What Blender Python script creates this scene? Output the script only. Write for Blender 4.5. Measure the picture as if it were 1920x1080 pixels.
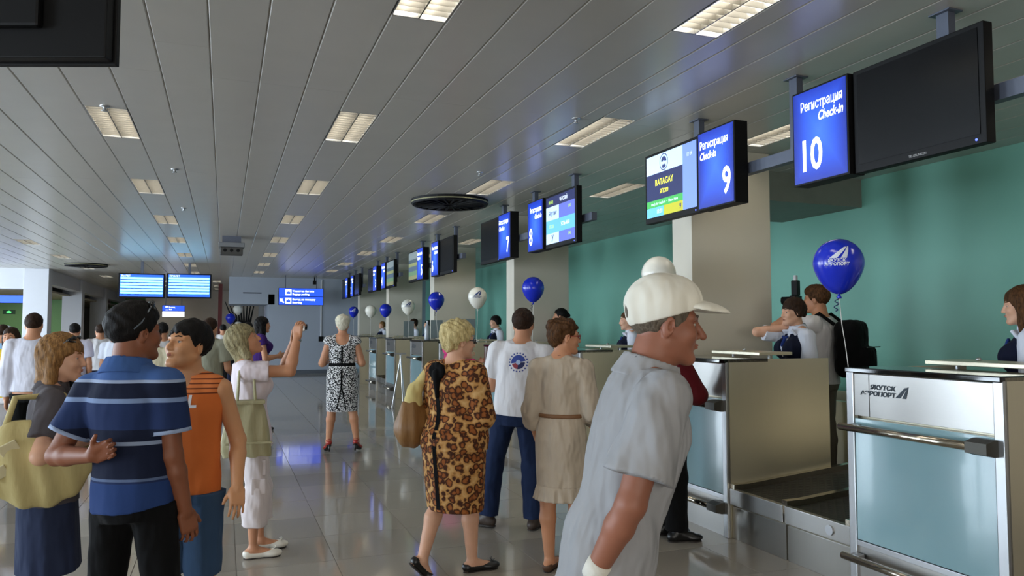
import bpy, bmesh, math, random
import numpy as np
from mathutils import Vector, Matrix
random.seed(7); rng = np.random.default_rng(7)
PI = math.pi
for o in list(bpy.data.objects): bpy.data.objects.remove(o)
SC = bpy.context.scene
COL = SC.collection

# ------------------------------------------------------------------ camera, world, daylight, exposure
F_PX = 1400.0; CAM_H = 1.5
PITCH = math.atan(75 / 1400); YAW = math.atan(540 / math.hypot(1400, 75))
cd = bpy.data.cameras.new('camera'); cam = bpy.data.objects.new('camera', cd); COL.objects.link(cam)
cd.sensor_width = 36.0; cd.lens = 36.0 * F_PX / 1920.0; cd.clip_start = 0.05; cd.clip_end = 200
cam.location = (0, 0, CAM_H); cam.rotation_euler = (PI / 2 + PITCH, 0, -YAW)
SC.camera = cam
SC.view_settings.view_transform = 'Standard'; SC.view_settings.look = 'None'
SC.view_settings.gamma = 1.0; SC.view_settings.use_curve_mapping = False
SC.view_settings.exposure = 0.25
w = bpy.data.worlds.new('world'); SC.world = w; w.use_nodes = True
w.node_tree.nodes['Background'].inputs[0].default_value = (0.62, 0.78, 1.0, 1)
w.node_tree.nodes['Background'].inputs[1].default_value = 0.15

ROOM = dict(x0=-9.5, x1=6.6, y0=-7.0, y1=46.0, zc=3.15)
WIN_BAYS = [(-0.6, 3.8), (4.4, 8.8), (9.4, 13.8), (14.4, 18.8), (19.4, 23.6)]   # daylight windows in the left wall
for a, b in WIN_BAYS:
    ld = bpy.data.lights.new('daylight', 'AREA'); ld.shape = 'RECTANGLE'; ld.size = b - a; ld.size_y = 2.4
    ld.energy = 560; ld.color = (0.74, 0.87, 1.0)
    lo = bpy.data.objects.new('daylight', ld); COL.objects.link(lo)
    lo.location = (ROOM['x0'] + 0.02, (a + b) / 2, 1.65); lo.rotation_euler = (0, -PI / 2, 0)
for a, b in [(-6.5, -2.5), (-1.5, 2.5)]:                                         # glazed entrance in the wall behind
    ld = bpy.data.lights.new('daylight_entrance', 'AREA'); ld.shape = 'RECTANGLE'; ld.size = b - a; ld.size_y = 2.5
    ld.energy = 130; ld.color = (1.0, 0.95, 0.86)
    lo = bpy.data.objects.new('daylight_entrance', ld); COL.objects.link(lo)
    lo.location = ((a + b) / 2, ROOM['y0'] + 0.02, 1.5); lo.rotation_euler = (PI / 2, 0, 0)

# ------------------------------------------------------------------ helpers
def lin(r, g, b):
    return tuple(((c / 255) / 12.92 if c / 255 <= 0.04045 else ((c / 255 + 0.055) / 1.055) ** 2.4) for c in (r, g, b))
MATS = {}
class NT:
    """small wrapper for building node materials"""
    def __init__(s, name):
        s.m = bpy.data.materials.new(name); s.m.use_nodes = True; s.t = s.m.node_tree
        s.b = s.t.nodes['Principled BSDF']; s.out = s.t.nodes['Material Output']
        MATS[name] = s.m
    def n(s, typ, **kw):
        nd = s.t.nodes.new(typ)
        for k, v in kw.items():
            if k.startswith('i_'):
                nd.inputs[k[2:].replace('_', ' ')].default_value = v
            else: setattr(nd, k, v)
        return nd
    def l(s, a, b): s.t.links.new(a, b)
    def mix(s, fac, a, b):
        nd = s.t.nodes.new('ShaderNodeMix'); nd.data_type = 'RGBA'
        for i, v in ((0, fac), (6, a), (7, b)):
            if hasattr(v, 'is_linked') or hasattr(v, 'links'): s.l(v, nd.inputs[i])
            else: nd.inputs[i].default_value = v if i == 0 else (*v, 1) if len(v) == 3 else v
        return nd.outputs[2]
    def math(s, op, a, b=None, clamp=False):
        nd = s.t.nodes.new('ShaderNodeMath'); nd.operation = op; nd.use_clamp = clamp
        for i, v in ((0, a), (1, b)):
            if v is None: continue
            if hasattr(v, 'links'): s.l(v, nd.inputs[i])
            else: nd.inputs[i].default_value = v
        return nd.outputs[0]
    def ramp(s, fac, stops, interp='LINEAR'):
        nd = s.t.nodes.new('ShaderNodeValToRGB'); nd.color_ramp.interpolation = interp
        cr = nd.color_ramp
        while len(cr.elements) < len(stops): cr.elements.new(0.5)
        for e, (p, c) in zip(cr.elements, stops): e.position = p; e.color = (*c, 1)
        s.l(fac, nd.inputs[0]); return nd.outputs[0]
    def noise(s, scale, detail=2, coord=None, vscale=None, rough=0.5):
        nd = s.t.nodes.new('ShaderNodeTexNoise'); nd.inputs['Scale'].default_value = scale
        nd.inputs['Detail'].default_value = detail; nd.inputs['Roughness'].default_value = rough
        s.l(s.coord(vscale), nd.inputs['Vector']); return nd.outputs['Fac']
    def coord(s, vscale=None, kind='Object'):
        tc = s.t.nodes.new('ShaderNodeTexCoord'); o = tc.outputs[kind]
        if vscale:
            mp = s.t.nodes.new('ShaderNodeMapping'); mp.inputs['Scale'].default_value = vscale
            s.l(o, mp.inputs[0]); o = mp.outputs[0]
        return o
    def bump(s, h, strength=0.3, dist=0.01):
        nd = s.t.nodes.new('ShaderNodeBump'); nd.inputs['Strength'].default_value = strength
        nd.inputs['Distance'].default_value = dist; s.l(h, nd.inputs['Height']); s.l(nd.outputs[0], s.b.inputs['Normal'])
    def set(s, color=None, rough=0.5, metal=0.0, spec=0.5, sss=0.0, coat=0.0):
        i = s.b.inputs
        if color is not None:
            if hasattr(color, 'links'): s.l(color, i['Base Color'])
            else: i['Base Color'].default_value = (*color, 1)
        i['Roughness'].default_value = rough; i['Metallic'].default_value = metal
        i['Specular IOR Level'].default_value = spec; i['Coat Weight'].default_value = coat
        if sss: i['Subsurface Weight'].default_value = sss; i['Subsurface Radius'].default_value = (0.02, 0.008, 0.004); i['Subsurface Scale'].default_value = 0.3
        return s.m
    def emit(s, color, strength):
        i = s.b.inputs
        if hasattr(color, 'links'): s.l(color, i['Emission Color'])
        else: i['Emission Color'].default_value = (*color, 1)
        if hasattr(strength, 'links'): s.l(strength, i['Emission Strength'])
        else: i['Emission Strength'].default_value = strength

def simple(name, rgb, rough=0.5, metal=0.0, spec=0.5, var=0.12, scale=6, vs=None, bump=0.0, bscale=60):
    if name in MATS: return MATS[name]
    k = NT(name); c = lin(*rgb)
    n = k.noise(scale, 3, vscale=vs)
    col = k.mix(n, tuple(x * (1 - var) for x in c), tuple(min(1, x * (1 + var)) for x in c))
    k.set(col, rough, metal, spec)
    if bump: k.bump(k.noise(bscale, 2, vscale=vs), bump, 0.004)
    return k.m
def brushed(name, rgb, rough=0.3, axis=2, var=0.035, metal=1.0):
    if name in MATS: return MATS[name]
    k = NT(name); c = lin(*rgb); vs = [260, 260, 260]; vs[axis] = 1.5
    n = k.noise(1.0, 3, vscale=vs)
    k.set(k.mix(n, tuple(x * (1 - var) for x in c), tuple(min(1, x * (1 + var)) for x in c)), rough, metal)
    k.l(k.math('MULTIPLY_ADD', n, 0.02), k.b.inputs['Roughness']); 
    r = k.b.inputs['Roughness'].links[0].from_node; r.inputs[2].default_value = rough - 0.01
    return k.m
def glow(name, rgb, strength, base=None):
    if name in MATS: return MATS[name]
    k = NT(name); k.set(lin(*(base or rgb)), 0.4); k.emit(lin(*rgb), strength); return k.m

def tag(o, label=None, cat=None, group=None, kind=None):
    if label: o['label'] = label
    if cat: o['category'] = cat
    if group: o['group'] = group
    if kind: o['kind'] = kind
    return o
def link(name, mesh, mat=None, parent=None, loc=(0, 0, 0), rot=(0, 0, 0)):
    o = bpy.data.objects.new(name, mesh); COL.objects.link(o)
    if mat and mesh is not None and len(mesh.materials) == 0: mesh.materials.append(mat)
    o.location = loc; o.rotation_euler = rot
    if parent: o.parent = parent
    return o
def thing(name, label, cat, loc=(0, 0, 0), rz=0, group=None):
    o = bpy.data.objects.new(name, None); COL.objects.link(o); o.empty_display_size = 0.1
    o.location = loc; o.rotation_euler = (0, 0, rz)
    return tag(o, label, cat, group)
def copy_tree(o, parent=None):
    c = o.copy(); COL.objects.link(c)
    if parent: c.parent = parent
    for ch in [x for x in KIDS.get(o.name, [])]: copy_tree(ch, c)
    return c
KIDS = {}
def freeze_kids():
    KIDS.clear()
    for x in bpy.data.objects:
        if x.parent: KIDS.setdefault(x.parent.name, []).append(x)

class MB:
    """collects shapes; build() links them as ONE mesh object"""
    def __init__(s): s.v = []; s.f = []
    def add(s, v, f):
        o = len(s.v); s.v += [tuple(x) for x in v]; s.f += [tuple(i + o for i in q) for q in f]; return s
    def box(s, lo, hi, ch=0.0):
        x0, y0, z0 = lo; x1, y1, z1 = hi
        if ch <= 0:
            v = [(x0,y0,z0),(x1,y0,z0),(x1,y1,z0),(x0,y1,z0),(x0,y0,z1),(x1,y0,z1),(x1,y1,z1),(x0,y1,z1)]
            return s.add(v, [(3,2,1,0),(4,5,6,7),(0,1,5,4),(1,2,6,5),(2,3,7,6),(3,0,4,7)])
        bm = bmesh.new(); bmesh.ops.create_cube(bm, size=1)
        for q in bm.verts: q.co = Vector(((x0+x1)/2 + q.co.x*(x1-x0), (y0+y1)/2 + q.co.y*(y1-y0), (z0+z1)/2 + q.co.z*(z1-z0)))
        bmesh.ops.bevel(bm, geom=bm.edges[:], offset=ch, segments=2, profile=0.6, affect='EDGES')
        return s.bm(bm)
    def bm(s, bm, M=None):
        bm.verts.index_update()
        s.add([(M @ q.co) if M else q.co for q in bm.verts], [[q.index for q in f.verts] for f in bm.faces]); bm.free(); return s
    def tube(s, pts, r, n=10, cap=True):
        pts = [Vector(p) for p in pts]; rs = r if hasattr(r, '__len__') else [r] * len(pts)
        o = len(s.v); pu = None; vs = []; fs = []
        for i, p in enumerate(pts):
            d = (pts[min(i+1, len(pts)-1)] - pts[max(i-1, 0)]).normalized()
            u = d.cross(Vector((0, 0, 1)) if abs(d.z) < 0.95 else Vector((0, 1, 0))) if pu is None else pu - d * pu.dot(d)
            u.normalize(); pu = u; wv = d.cross(u)
            for k in range(n):
                a = 2 * PI * k / n; vs.append(p + (u * math.cos(a) + wv * math.sin(a)) * rs[i])
        for i in range(len(pts) - 1):
            for k in range(n): fs.append((i*n+k, i*n+(k+1) % n, (i+1)*n+(k+1) % n, (i+1)*n+k))
        if cap: fs.append(tuple(range(n))[::-1]); fs.append(tuple((len(pts)-1)*n + k for k in range(n)))
        return s.add(vs, fs)
    def lathe(s, prof, n=24, c=(0, 0, 0)):
        vs = []; fs = []
        for r, z in prof:
            for k in range(n): vs.append((c[0] + r*math.cos(2*PI*k/n), c[1] + r*math.sin(2*PI*k/n), c[2] + z))
        for i in range(len(prof) - 1):
            for k in range(n): fs.append((i*n+k, i*n+(k+1) % n, (i+1)*n+(k+1) % n, (i+1)*n+k))
        return s.add(vs, fs)
    def prism(s, poly, M, t):
        """poly in local xy, extruded t along local z, placed by matrix M"""
        n = len(poly); v = [M @ Vector((x, y, 0)) for x, y in poly] + [M @ Vector((x, y, t)) for x, y in poly]
        f = [tuple(range(n))[::-1], tuple(range(n, 2*n))] + [(i, (i+1) % n, n+(i+1) % n, n+i) for i in range(n)]
        return s.add(v, f)
    def mesh(s, name, smooth=False):
        me = bpy.data.meshes.new(name); me.from_pydata(s.v, [], s.f); me.update()
        if smooth: me.polygons.foreach_set('use_smooth', [True] * len(me.polygons))
        return me
    def build(s, name, mat, parent=None, loc=(0, 0, 0), rot=(0, 0, 0), smooth=False):
        return link(name, s.mesh(name, smooth), mat, parent, loc, rot)
def bx(name, lo, hi, mat, parent=None, ch=0.0, loc=(0, 0, 0), rot=(0, 0, 0)):
    return MB().box(lo, hi, ch).build(name, mat, parent, loc, rot)

_TXT = {}
def text_geo(body, size, bold=0.0, shear=0.0, align='LEFT'):
    key = (body, size, bold, shear, align)
    if key not in _TXT:
        cu = bpy.data.curves.new('t', 'FONT'); cu.body = body; cu.size = size; cu.shear = shear; cu.align_x = align
        cu.offset = bold; cu.resolution_u = 3
        ob = bpy.data.objects.new('t', cu); COL.objects.link(ob)
        me = bpy.data.meshes.new_from_object(ob.evaluated_get(bpy.context.evaluated_depsgraph_get()))
        v = np.array([tuple(q.co) for q in me.vertices]).reshape(-1, 3); f = [tuple(p.vertices) for p in me.polygons]
        bpy.data.objects.remove(ob); bpy.data.curves.remove(cu); bpy.data.meshes.remove(me)
        _TXT[key] = (v, f)
    return _TXT[key]
M_HALL = Matrix(((0, 0, -1), (-1, 0, 0), (0, 1, 0)))        # local x -> -Y, y -> +Z, z -> -X : faces the hall
M_CAM = Matrix(((1, 0, 0), (0, 0, -1), (0, 1, 0)))           # local x -> +X, y -> +Z, z -> -Y
def put_text(name, items, mat, parent, R, origin, lift=0.0):
    """items: list of (text, x, y, size, align, shear, bold, xscale) in sign-plane units"""
    mb = MB()
    for it in items:
        body, x, y, size, align, shear, bold = it[:7]; xs = it[7] if len(it) > 7 else 1.0
        v, f = text_geo(body, size, bold, shear, align)
        mb.add([Vector(origin) + R @ Vector((x + q[0] * xs, y + q[1], lift)) for q in v], f)
    return mb.build(name, mat, parent)
WING = [[(0, 0), (.35, 0), (.90, .95), (.72, .90)], [(.52, 0), (.80, 0), (1.0, 1.0), (.93, .97)]]
# ------------------------------------------------------------------ materials of the place
def mk_floor(name, perisland):
    k = NT(name)
    if perisland:
        g = k.n('ShaderNodeNewGeometry'); r = g.outputs['Random Per Island']
    else:
        g = k.n('ShaderNodeObjectInfo'); r = g.outputs['Random']
    tone = k.ramp(r, [(0, lin(142, 135, 125)), (.35, lin(156, 149, 139)), (.7, lin(170, 163, 152)), (1, lin(160, 151, 137))])
    sp = k.noise(160, 3, rough=.7); cl = k.noise(1.6, 3)
    tone = k.mix(k.math('MULTIPLY', sp, .5), tone, lin(116, 110, 103))
    tone = k.mix(k.math('MULTIPLY', cl, .25), tone, lin(178, 170, 158))
    k.set(tone, .07, 0, .5); return k.m
M_TILE = mk_floor('floor_granite', False); M_TILES = mk_floor('floor_granite_far', True)
M_GROUT = simple('grout', (118, 112, 104), .6)
k = NT('ceiling_panel'); n = k.noise(3, 2)
k.set(k.mix(n, lin(182, 179, 172), lin(192, 189, 182)), .28, 0.0, .5); M_CEIL = k.m
M_CBACK = simple('ceiling_seam', (186, 186, 182), .5)
k = NT('teal_paint'); n = k.noise(1.2, 3)
k.set(k.mix(n, lin(112, 172, 154), lin(122, 182, 162)), .45); M_TEAL = k.m
M_GREEN = simple('green_paint', (116, 172, 112), .5, var=.06)
M_WALL = simple('grey_wall', (158, 166, 178), .55, var=.04, scale=2)
M_COLM = simple('column_paint', (208, 202, 186), .5, var=.05, scale=2)
M_WHITE = simple('white_paint', (206, 208, 214), .5, var=.03)
M_BEIGE = simple('beige_wall', (190, 180, 166), .6, var=.05)
M_RED = simple('dark_red_paint', (92, 24, 22), .5)
M_STEEL = brushed('brushed_steel', (168, 165, 158), .30, 2)
M_STEELH = brushed('brushed_steel_across', (176, 174, 170), .34, 1)
M_STEELD = brushed('steel_side', (214, 206, 182), .36, 2, metal=.75)
M_ALU = simple('aluminium', (188, 190, 192), .35, .9, var=.04)
M_RAILM = brushed('polished_rail', (196, 188, 172), .18, 1)
M_DARKB = simple('bracket_dark', (74, 72, 66), .4, .6)
k = NT('frosted_glass'); n = k.noise(2.5, 2)
k.set(k.mix(n, lin(128, 164, 172), lin(142, 176, 184)), .12, 0, .6, coat=.5); M_GLASSP = k.m
M_BLKG = simple('black_glass', (10, 13, 14), .06, 0, .6)
M_BLACK = simple('black_plastic', (6, 6, 7), .55, 0, .25)
M_SCR = simple('screen_off', (7, 7, 8), .25, 0, .2)
M_BELTM = None
k = NT('belt_rubber')
wv1 = k.n('ShaderNodeTexWave', wave_type='BANDS', bands_direction='DIAGONAL'); wv1.inputs['Scale'].default_value = 9
mp = k.n('ShaderNodeMapping'); mp.inputs['Rotation'].default_value = (0, 0, PI / 2)
tc = k.n('ShaderNodeTexCoord'); k.l(tc.outputs['Object'], wv1.inputs['Vector']); k.l(tc.outputs['Object'], mp.inputs[0])
wv2 = k.n('ShaderNodeTexWave', wave_type='BANDS', bands_direction='DIAGONAL'); wv2.inputs['Scale'].default_value = 9; k.l(mp.outputs[0], wv2.inputs['Vector'])
mx = k.math('MAXIMUM', wv1.outputs['Fac'], wv2.outputs['Fac']); st = k.math('GREATER_THAN', mx, .93)
k.set(k.mix(st, lin(24, 22, 20), lin(52, 47, 40)), .5); k.bump(mx, .5, .004); M_BELTM = k.m
k = NT('lightbox_blue')                     # backlit panel: tubes inside make the middle brighter
tc = k.n('ShaderNodeTexCoord'); sx = k.n('ShaderNodeSeparateXYZ'); k.l(tc.outputs['Generated'], sx.inputs[0])
dy = k.math('ABSOLUTE', k.math('SUBTRACT', sx.outputs[1], .5)); dz = k.math('ABSOLUTE', k.math('SUBTRACT', sx.outputs[2], .52))
dd = k.math('MAXIMUM', k.math('MULTIPLY', dy, 1.9), k.math('MULTIPLY', dz, 1.75))
c = k.ramp(dd, [(0, lin(70, 128, 255)), (.45, lin(48, 98, 240)), (.8, lin(30, 62, 190)), (1, lin(22, 46, 140))])
k.set(lin(10, 20, 70), .25); k.emit(c, 1.0); M_LBOX = k.m
M_LTXT = glow('lightbox_letters', (238, 246, 255), 1.5)
M_LAMPG = None
k = NT('lamp_reflector'); k.set(lin(225, 220, 205), .35, .3); k.emit((1.0, .94, .84), 3.6); M_LREF = k.m
M_TUBE = glow('lamp_tube', (255, 248, 234), 18.0)
M_BLADE = simple('louvre_metal', (120, 118, 112), .35, .6)
M_BARM = simple('grey_bar', (92, 98, 112), .45, .3)
M_STR = simple('balloon_string', (222, 220, 214), .5)

# ------------------------------------------------------------------ floor
def cam_area(x0, x1, y0, y1, z):
    """rough visible size of a horizontal patch, to choose which pieces are single objects"""
    s, c = math.sin(YAW), math.cos(YAW); cx, cy = (x0+x1)/2, (y0+y1)/2
    D = cx*s + cy*c; L = cx*c - cy*s
    if D < 1.0: return 0
    u = L / D * F_PX; v = (z - CAM_H) / D * F_PX
    if abs(u) > 1060 or not (-500 < v < 700): return 0
    return (x1-x0)*(y1-y0)*abs(z-CAM_H) / D**3
floor = bx('floor', (ROOM['x0'], ROOM['y0'], -.12), (ROOM['x1'], ROOM['y1'], -.004), M_GROUT); tag(floor, kind='structure', label='polished grey granite tile floor')
T = .6; g = .0012
tl = MB(); e = .0012
hx = T/2 - g
tl.add([(-hx+e,-hx+e,0),(hx-e,-hx+e,0),(hx-e,hx-e,0),(-hx+e,hx-e,0),(-hx,-hx,-.004),(hx,-hx,-.004),(hx,hx,-.004),(-hx,hx,-.004)],
       [(0,1,2,3),(4,5,1,0),(5,6,2,1),(6,7,3,2),(7,4,0,3)])
tile_me = tl.mesh('tile'); tile_me.materials.append(M_TILE)
cells = []
nx = int((ROOM['x1']-ROOM['x0'])/T)+1; ny = int((ROOM['y1']-ROOM['y0'])/T)
for i in range(nx):
    for j in range(ny):
        x = ROOM['x0'] + T*(i+.5); y = ROOM['y0'] + T*(j+.5)
        if x + T/2 > ROOM['x1'] + .01: continue
        cells.append((cam_area(x-.3, x+.3, y-.3, y+.3, 0), x, y))
cells.sort(reverse=True)
rest = MB()
for q, (a, x, y) in enumerate(cells):
    tx, ty = random.gauss(0, .0011), random.gauss(0, .0011)
    if q < 300 and a > 0:
        link('tile', tile_me, None, floor, (x, y, 0), (tx, ty, 0))
    else:
        rest.add([(x+v[0], y+v[1], v[2] + v[1]*tx - v[0]*ty) for v in tl.v], tl.f)
tag(rest.build('far_tiles', M_TILES, floor), kind='stuff')

# ------------------------------------------------------------------ ceiling of long metal planks with recessed louvre lamps
ZC = ROOM['zc']
edges = [.19 + .3*k_ for k_ in range(-33, 9)] + [2.74 + .3*k_ for k_ in range(0, 14)]
edges = [q for q in edges if ROOM['x0']-.2 < q]
LL = .96                                     # lamp length
LAMPS = {}                                   # plank column left edge -> centre Y list
def lamp_rows(x, ys): LAMPS[round(x, 2)] = ys
lamp_rows(-1.01, [3.85, 6.72, 9.62, 12.48, 15.3, 18.38, 21.3, 24.2])
lamp_rows(.79, [.45, 3.35, 6.18, 8.99, 11.78, 14.6, 17.66, 20.39, 23.3])
lamp_rows(2.29, [3.0])
lamp_rows(2.74, [.2, 5.6, 8.25, 10.96, 13.82, 16.52, 19.47, 22.0])
lamp_rows(4.24, [-3.4, -.6, 2.2, 5.0, 7.88, 10.7, 13.6, 16.4])  # the two behind the camera are unseen, added for warm reflections in the steel
lamp_rows(-3.71, [1.5, 4.6, 7.6, 10.7, 13.7, 16.7, 19.8, 23.3, 27.0])
lamp_rows(-2.21, [26.5, 29.0, 32.0, 35.0, 38.0, 41.0]); lamp_rows(-3.71 + .6, [28, 31, 34, 37, 40]); lamp_rows(-.41, [28.5, 31.5, 34.0]); lamp_rows(-6.71, [2, 6, 10, 14, 18])  # rows past the end wall are added to brighten the far hall
ceil = bx('ceiling', (ROOM['x0'], ROOM['y0'], ZC + .09), (ROOM['x1'], ROOM['y1'], ZC + .2), M_CBACK); tag(ceil, kind='structure', label='suspended ceiling of long grey metal planks')
_pm = {}
def plank_mesh(wd, ln):
    key = (round(wd, 3), round(ln, 3))
    if key not in _pm:
        h = wd/2 - .0008; c_ = .007; L2 = ln/2 - .0012
        prof = [(-h, .03), (-h, c_), (-h + c_, 0), (h - c_, 0), (h, c_), (h, .03)]
        v = [(x, -L2, z) for x, z in prof] + [(x, L2, z) for x, z in prof]
        m_ = MB().add(v, [(i, i+6, i+7, i+1) for i in range(5)] + [tuple(range(6)), tuple(range(11, 5, -1))])
        me = m_.mesh('ceiling_plank'); me.materials.append(M_CEIL); _pm[key] = (me, m_)
    return _pm[key]
pieces = []
for i in range(len(edges) - 1):
    x0, x1 = edges[i], min(edges[i+1], ROOM['x1'])
    if x0 > ROOM['x1'] - .05: break
    gaps = sorted(LAMPS.get(round(x0, 2), []))
    y = ROOM['y0']; cuts = [(a - LL/2, a + LL/2) for a in gaps] + [(ROOM['y1'], ROOM['y1'])]
    for a, b in cuts:
        n_ = max(1, round((a - y) / 4.0)) if a - y > .05 else 0
        for q in range(n_):
            ya = y + (a-y)*q/n_; yb = y + (a-y)*(q+1)/n_
            vis = sum(cam_area(x0, x1, s_, s_+.5, ZC) for s_ in np.arange(ya, yb, .5))
            pieces.append((vis, x0, x1, ya, yb))
        y = b
pieces.sort(reverse=True)
rest = MB()
for q, (a, x0, x1, ya, yb) in enumerate(pieces):
    me, m_ = plank_mesh(x1-x0, yb-ya); c_ = ((x0+x1)/2, (ya+yb)/2, ZC)
    if q < 300 and a > 0: link('ceiling_plank', me, None, ceil, c_)
    else: rest.add([(c_[0]+v[0], c_[1]+v[1], c_[2]+v[2]) for v in m_.v], m_.f)
tag(rest.build('far_planks', M_CEIL, ceil), kind='stuff')

ORD = ['first', 'second', 'third', 'fourth', 'fifth', 'sixth', 'seventh', 'eighth', 'ninth', 'tenth']
ROWNAME = {-1.01: 'in the row left of the hall centre', .79: 'in the row right of the hall centre', 2.29: 'alone beside the sign hangers near the top edge',
           2.74: 'in the row beside the hanging desk signs', 4.24: 'in the row above the check-in agents', -3.71: 'in the row near the left columns',
           -2.21: 'in the added row behind the flight boards', -3.11: 'in the added far row beyond the left columns', -.41: 'in the added row of the far corridor', -6.71: 'in the row along the left windows'}
blade_me = MB().box((-.142, -.001, 0), (.142, .001, .035)).mesh('louvre_blade'); blade_me.materials.append(M_BLADE)
def lamp(xe, yc, label, fine):
    t = thing('ceiling_lamp', label, 'lamp', (xe + .15, yc, ZC), 0, 'recessed louvre lamps in the ceiling')
    hb = MB(); wx, ly, z1 = .147, LL/2 - .003, .085
    for lo, hi in (((-wx, -ly, 0), (-wx+.006, ly, z1)), ((wx-.006, -ly, 0), (wx, ly, z1)), ((-wx, -ly, 0), (wx, -ly+.006, z1)), ((-wx, ly-.006, 0), (wx, ly, z1))): hb.box(lo, hi)
    hb.build('housing', M_ALU, t)
    bx('reflector', (-wx, -ly, z1-.006), (wx, ly, z1), M_LREF, t)
    for s_ in (-1, 1):
        MB().tube([(s_*.07, -ly+.03, .062), (s_*.07, ly-.03, .062)], .008, 8).build('lamp_tube', M_TUBE, t, smooth=True)
    bx('spine', (-.004, -ly+.006, 0), (.004, ly-.006, .045), M_BLADE, t)
    nb = 13
    ys = [-ly + 2*ly*(i+1)/(nb+1) for i in range(nb)]
    if fine:
        for yy in ys: link('louvre_blade', blade_me, None, t, (0, yy, 0))
    else:
        mb = MB()
        for yy in ys: mb.box((-.142, yy-.001, 0), (.142, yy+.001, .035))
        tag(mb.build('louvre', M_BLADE, t), kind='stuff')
for xe, ys in LAMPS.items():
    for i, yc in enumerate(ys):
        if xe == -6.71 and yc > 30: continue
        fine = xe in (-1.01, .79, 2.29, 2.74) and 2.5 < yc < 10
        lab = 'recessed louvre ceiling lamp, ' + (ORD[i] + ' from the entrance ' if len(ys) > 1 else '') + ROWNAME[xe]
        lamp(xe, yc, lab, fine)

# ------------------------------------------------------------------ walls
XW = ROOM['x1']
def struct(name, lo, hi, mat, label=None, ch=0.0, parent=None):
    return tag(bx(name, lo, hi, mat, parent, ch), kind='structure', label=label)
struct('wall_right_near', (XW, ROOM['y0'], 0), (XW + .2, 3.0, ZC + .2), M_BEIGE)  # unseen stretch, made beige so the steel end panels reflect a warm tone
struct('wall_right', (XW, 3.0, 0), (XW + .2, 25.8, ZC + .2), M_TEAL, 'teal painted wall behind the check-in desks')
struct('wall_end', (1.53, 25.6, 0), (XW, 25.8, ZC + .2), M_WALL, 'pale grey end wall with the hanging direction sign')
struct('baseboard_end', (1.5, 25.57, 0), (XW, 25.6, .12), simple('dark_base', (84, 90, 98), .4))
struct('wall_return', (1.33, 25.6, 0), (1.53, 33.0, 2.6), M_WALL)
struct('trim_1', (1.30, 27.2, .3), (1.33, 27.45, 2.3), simple('poster_strip', (150, 150, 160), .4))
struct('wall_far', (-9.5, 45.8, 0), (6.6, 46.0, ZC + .2), M_BEIGE, 'beige wall at the far end of the hall')
struct('wall_corridor', (-3.2, 36.0, 0), (1.53, 36.2, ZC + .2), M_BEIGE)
struct('beam_end', (.13, 25.6, 2.27), (1.53, 27.6, ZC), M_WALL, 'grey bulkhead box left of the end wall')
bx('vent_slot', (.55, 25.59, 2.62), (1.12, 25.6, 2.65), M_BLACK, bpy.data.objects['beam_end'])
struct('column_dark_red', (-.22, 30.0, 0), (-.08, 30.14, ZC), M_RED, 'thin dark red steel column at the corridor')
# left wall with its windows
lw = struct('wall_left', (-9.7, ROOM['y0'], 0), (-9.5, 34.0, .42), M_WHITE)
struct('wall_left_top', (-9.7, ROOM['y0'], 2.88), (-9.5, 34.0, ZC + .2), M_WHITE)
yy = ROOM['y0']
for i, (a, b) in enumerate(WIN_BAYS + [(34.0, 34.0)]):
    struct('wall_left_pier', (-9.7, yy, .42), (-9.5, a, 2.88), M_WHITE); yy = b
for i, (a, b) in enumerate(WIN_BAYS):
    wn = MB()
    for q in range(4):
        y_ = a + (b-a)*q/3; wn.box((-9.47, y_-.04, .42), (-9.41, y_+.04, 2.88))
    for z_ in (.44, 1.25, 2.86): wn.box((-9.47, a, z_-.03), (-9.41, b, z_+.03))
    tag(wn.build('window_%d' % (i+1), M_ALU), kind='structure')
struct('wall_back', (ROOM['x0'], ROOM['y0']-.2, 0), (XW, ROOM['y0'], ZC + .2), M_WHITE)
for i, (a, b) in enumerate([(-6.5, -2.5), (-1.5, 2.5)]):
    wn = MB()
    for q in range(4):
        x_ = a + (b-a)*q/3; wn.box((x_-.05, ROOM['y0']+.03, .2), (x_+.05, ROOM['y0']+.09, 2.8))
    for z_ in (.24, 2.1, 2.76): wn.box((a, ROOM['y0']+.03, z_-.04), (b, ROOM['y0']+.09, z_+.04))
    tag(wn.build('door_%d' % (i+1), M_ALU), kind='structure')
# left side beyond the windows: columns, header beams, a lower green room
for i, y_ in enumerate((24.0, 29.3, 35.0)):
    c_ = struct('column_left', (-5.18, y_, 0), (-4.58, y_ + .5, ZC), M_WHITE, 'white square column, %s from the camera on the left' % ORD[i], ch=.01)
struct('beam_left', (-9.5, 24.05, 2.58), (-5.18, 24.4, ZC), M_WHITE, 'white header beam left of the first column')
struct('beam_side', (-4.95, 24.5, 2.75), (-4.65, 45.8, ZC), M_WHITE)
struct('ceiling_low', (-9.4, 24.4, 2.58), (-4.95, 45.8, 2.64), simple('low_ceiling', (168, 160, 140), .6))
struct('wall_green_left', (-9.5, 33.0, 0), (-5.3, 33.1, 2.58), M_GREEN, 'green wall beyond the left columns')
struct('wall_green_side', (-9.6, 34.0, 0), (-9.5, 45.8, 2.6), M_GREEN)
struct('wall_green_far', (-5.3, 42.0, 0), (-3.2, 42.2, ZC), M_GREEN)
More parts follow.
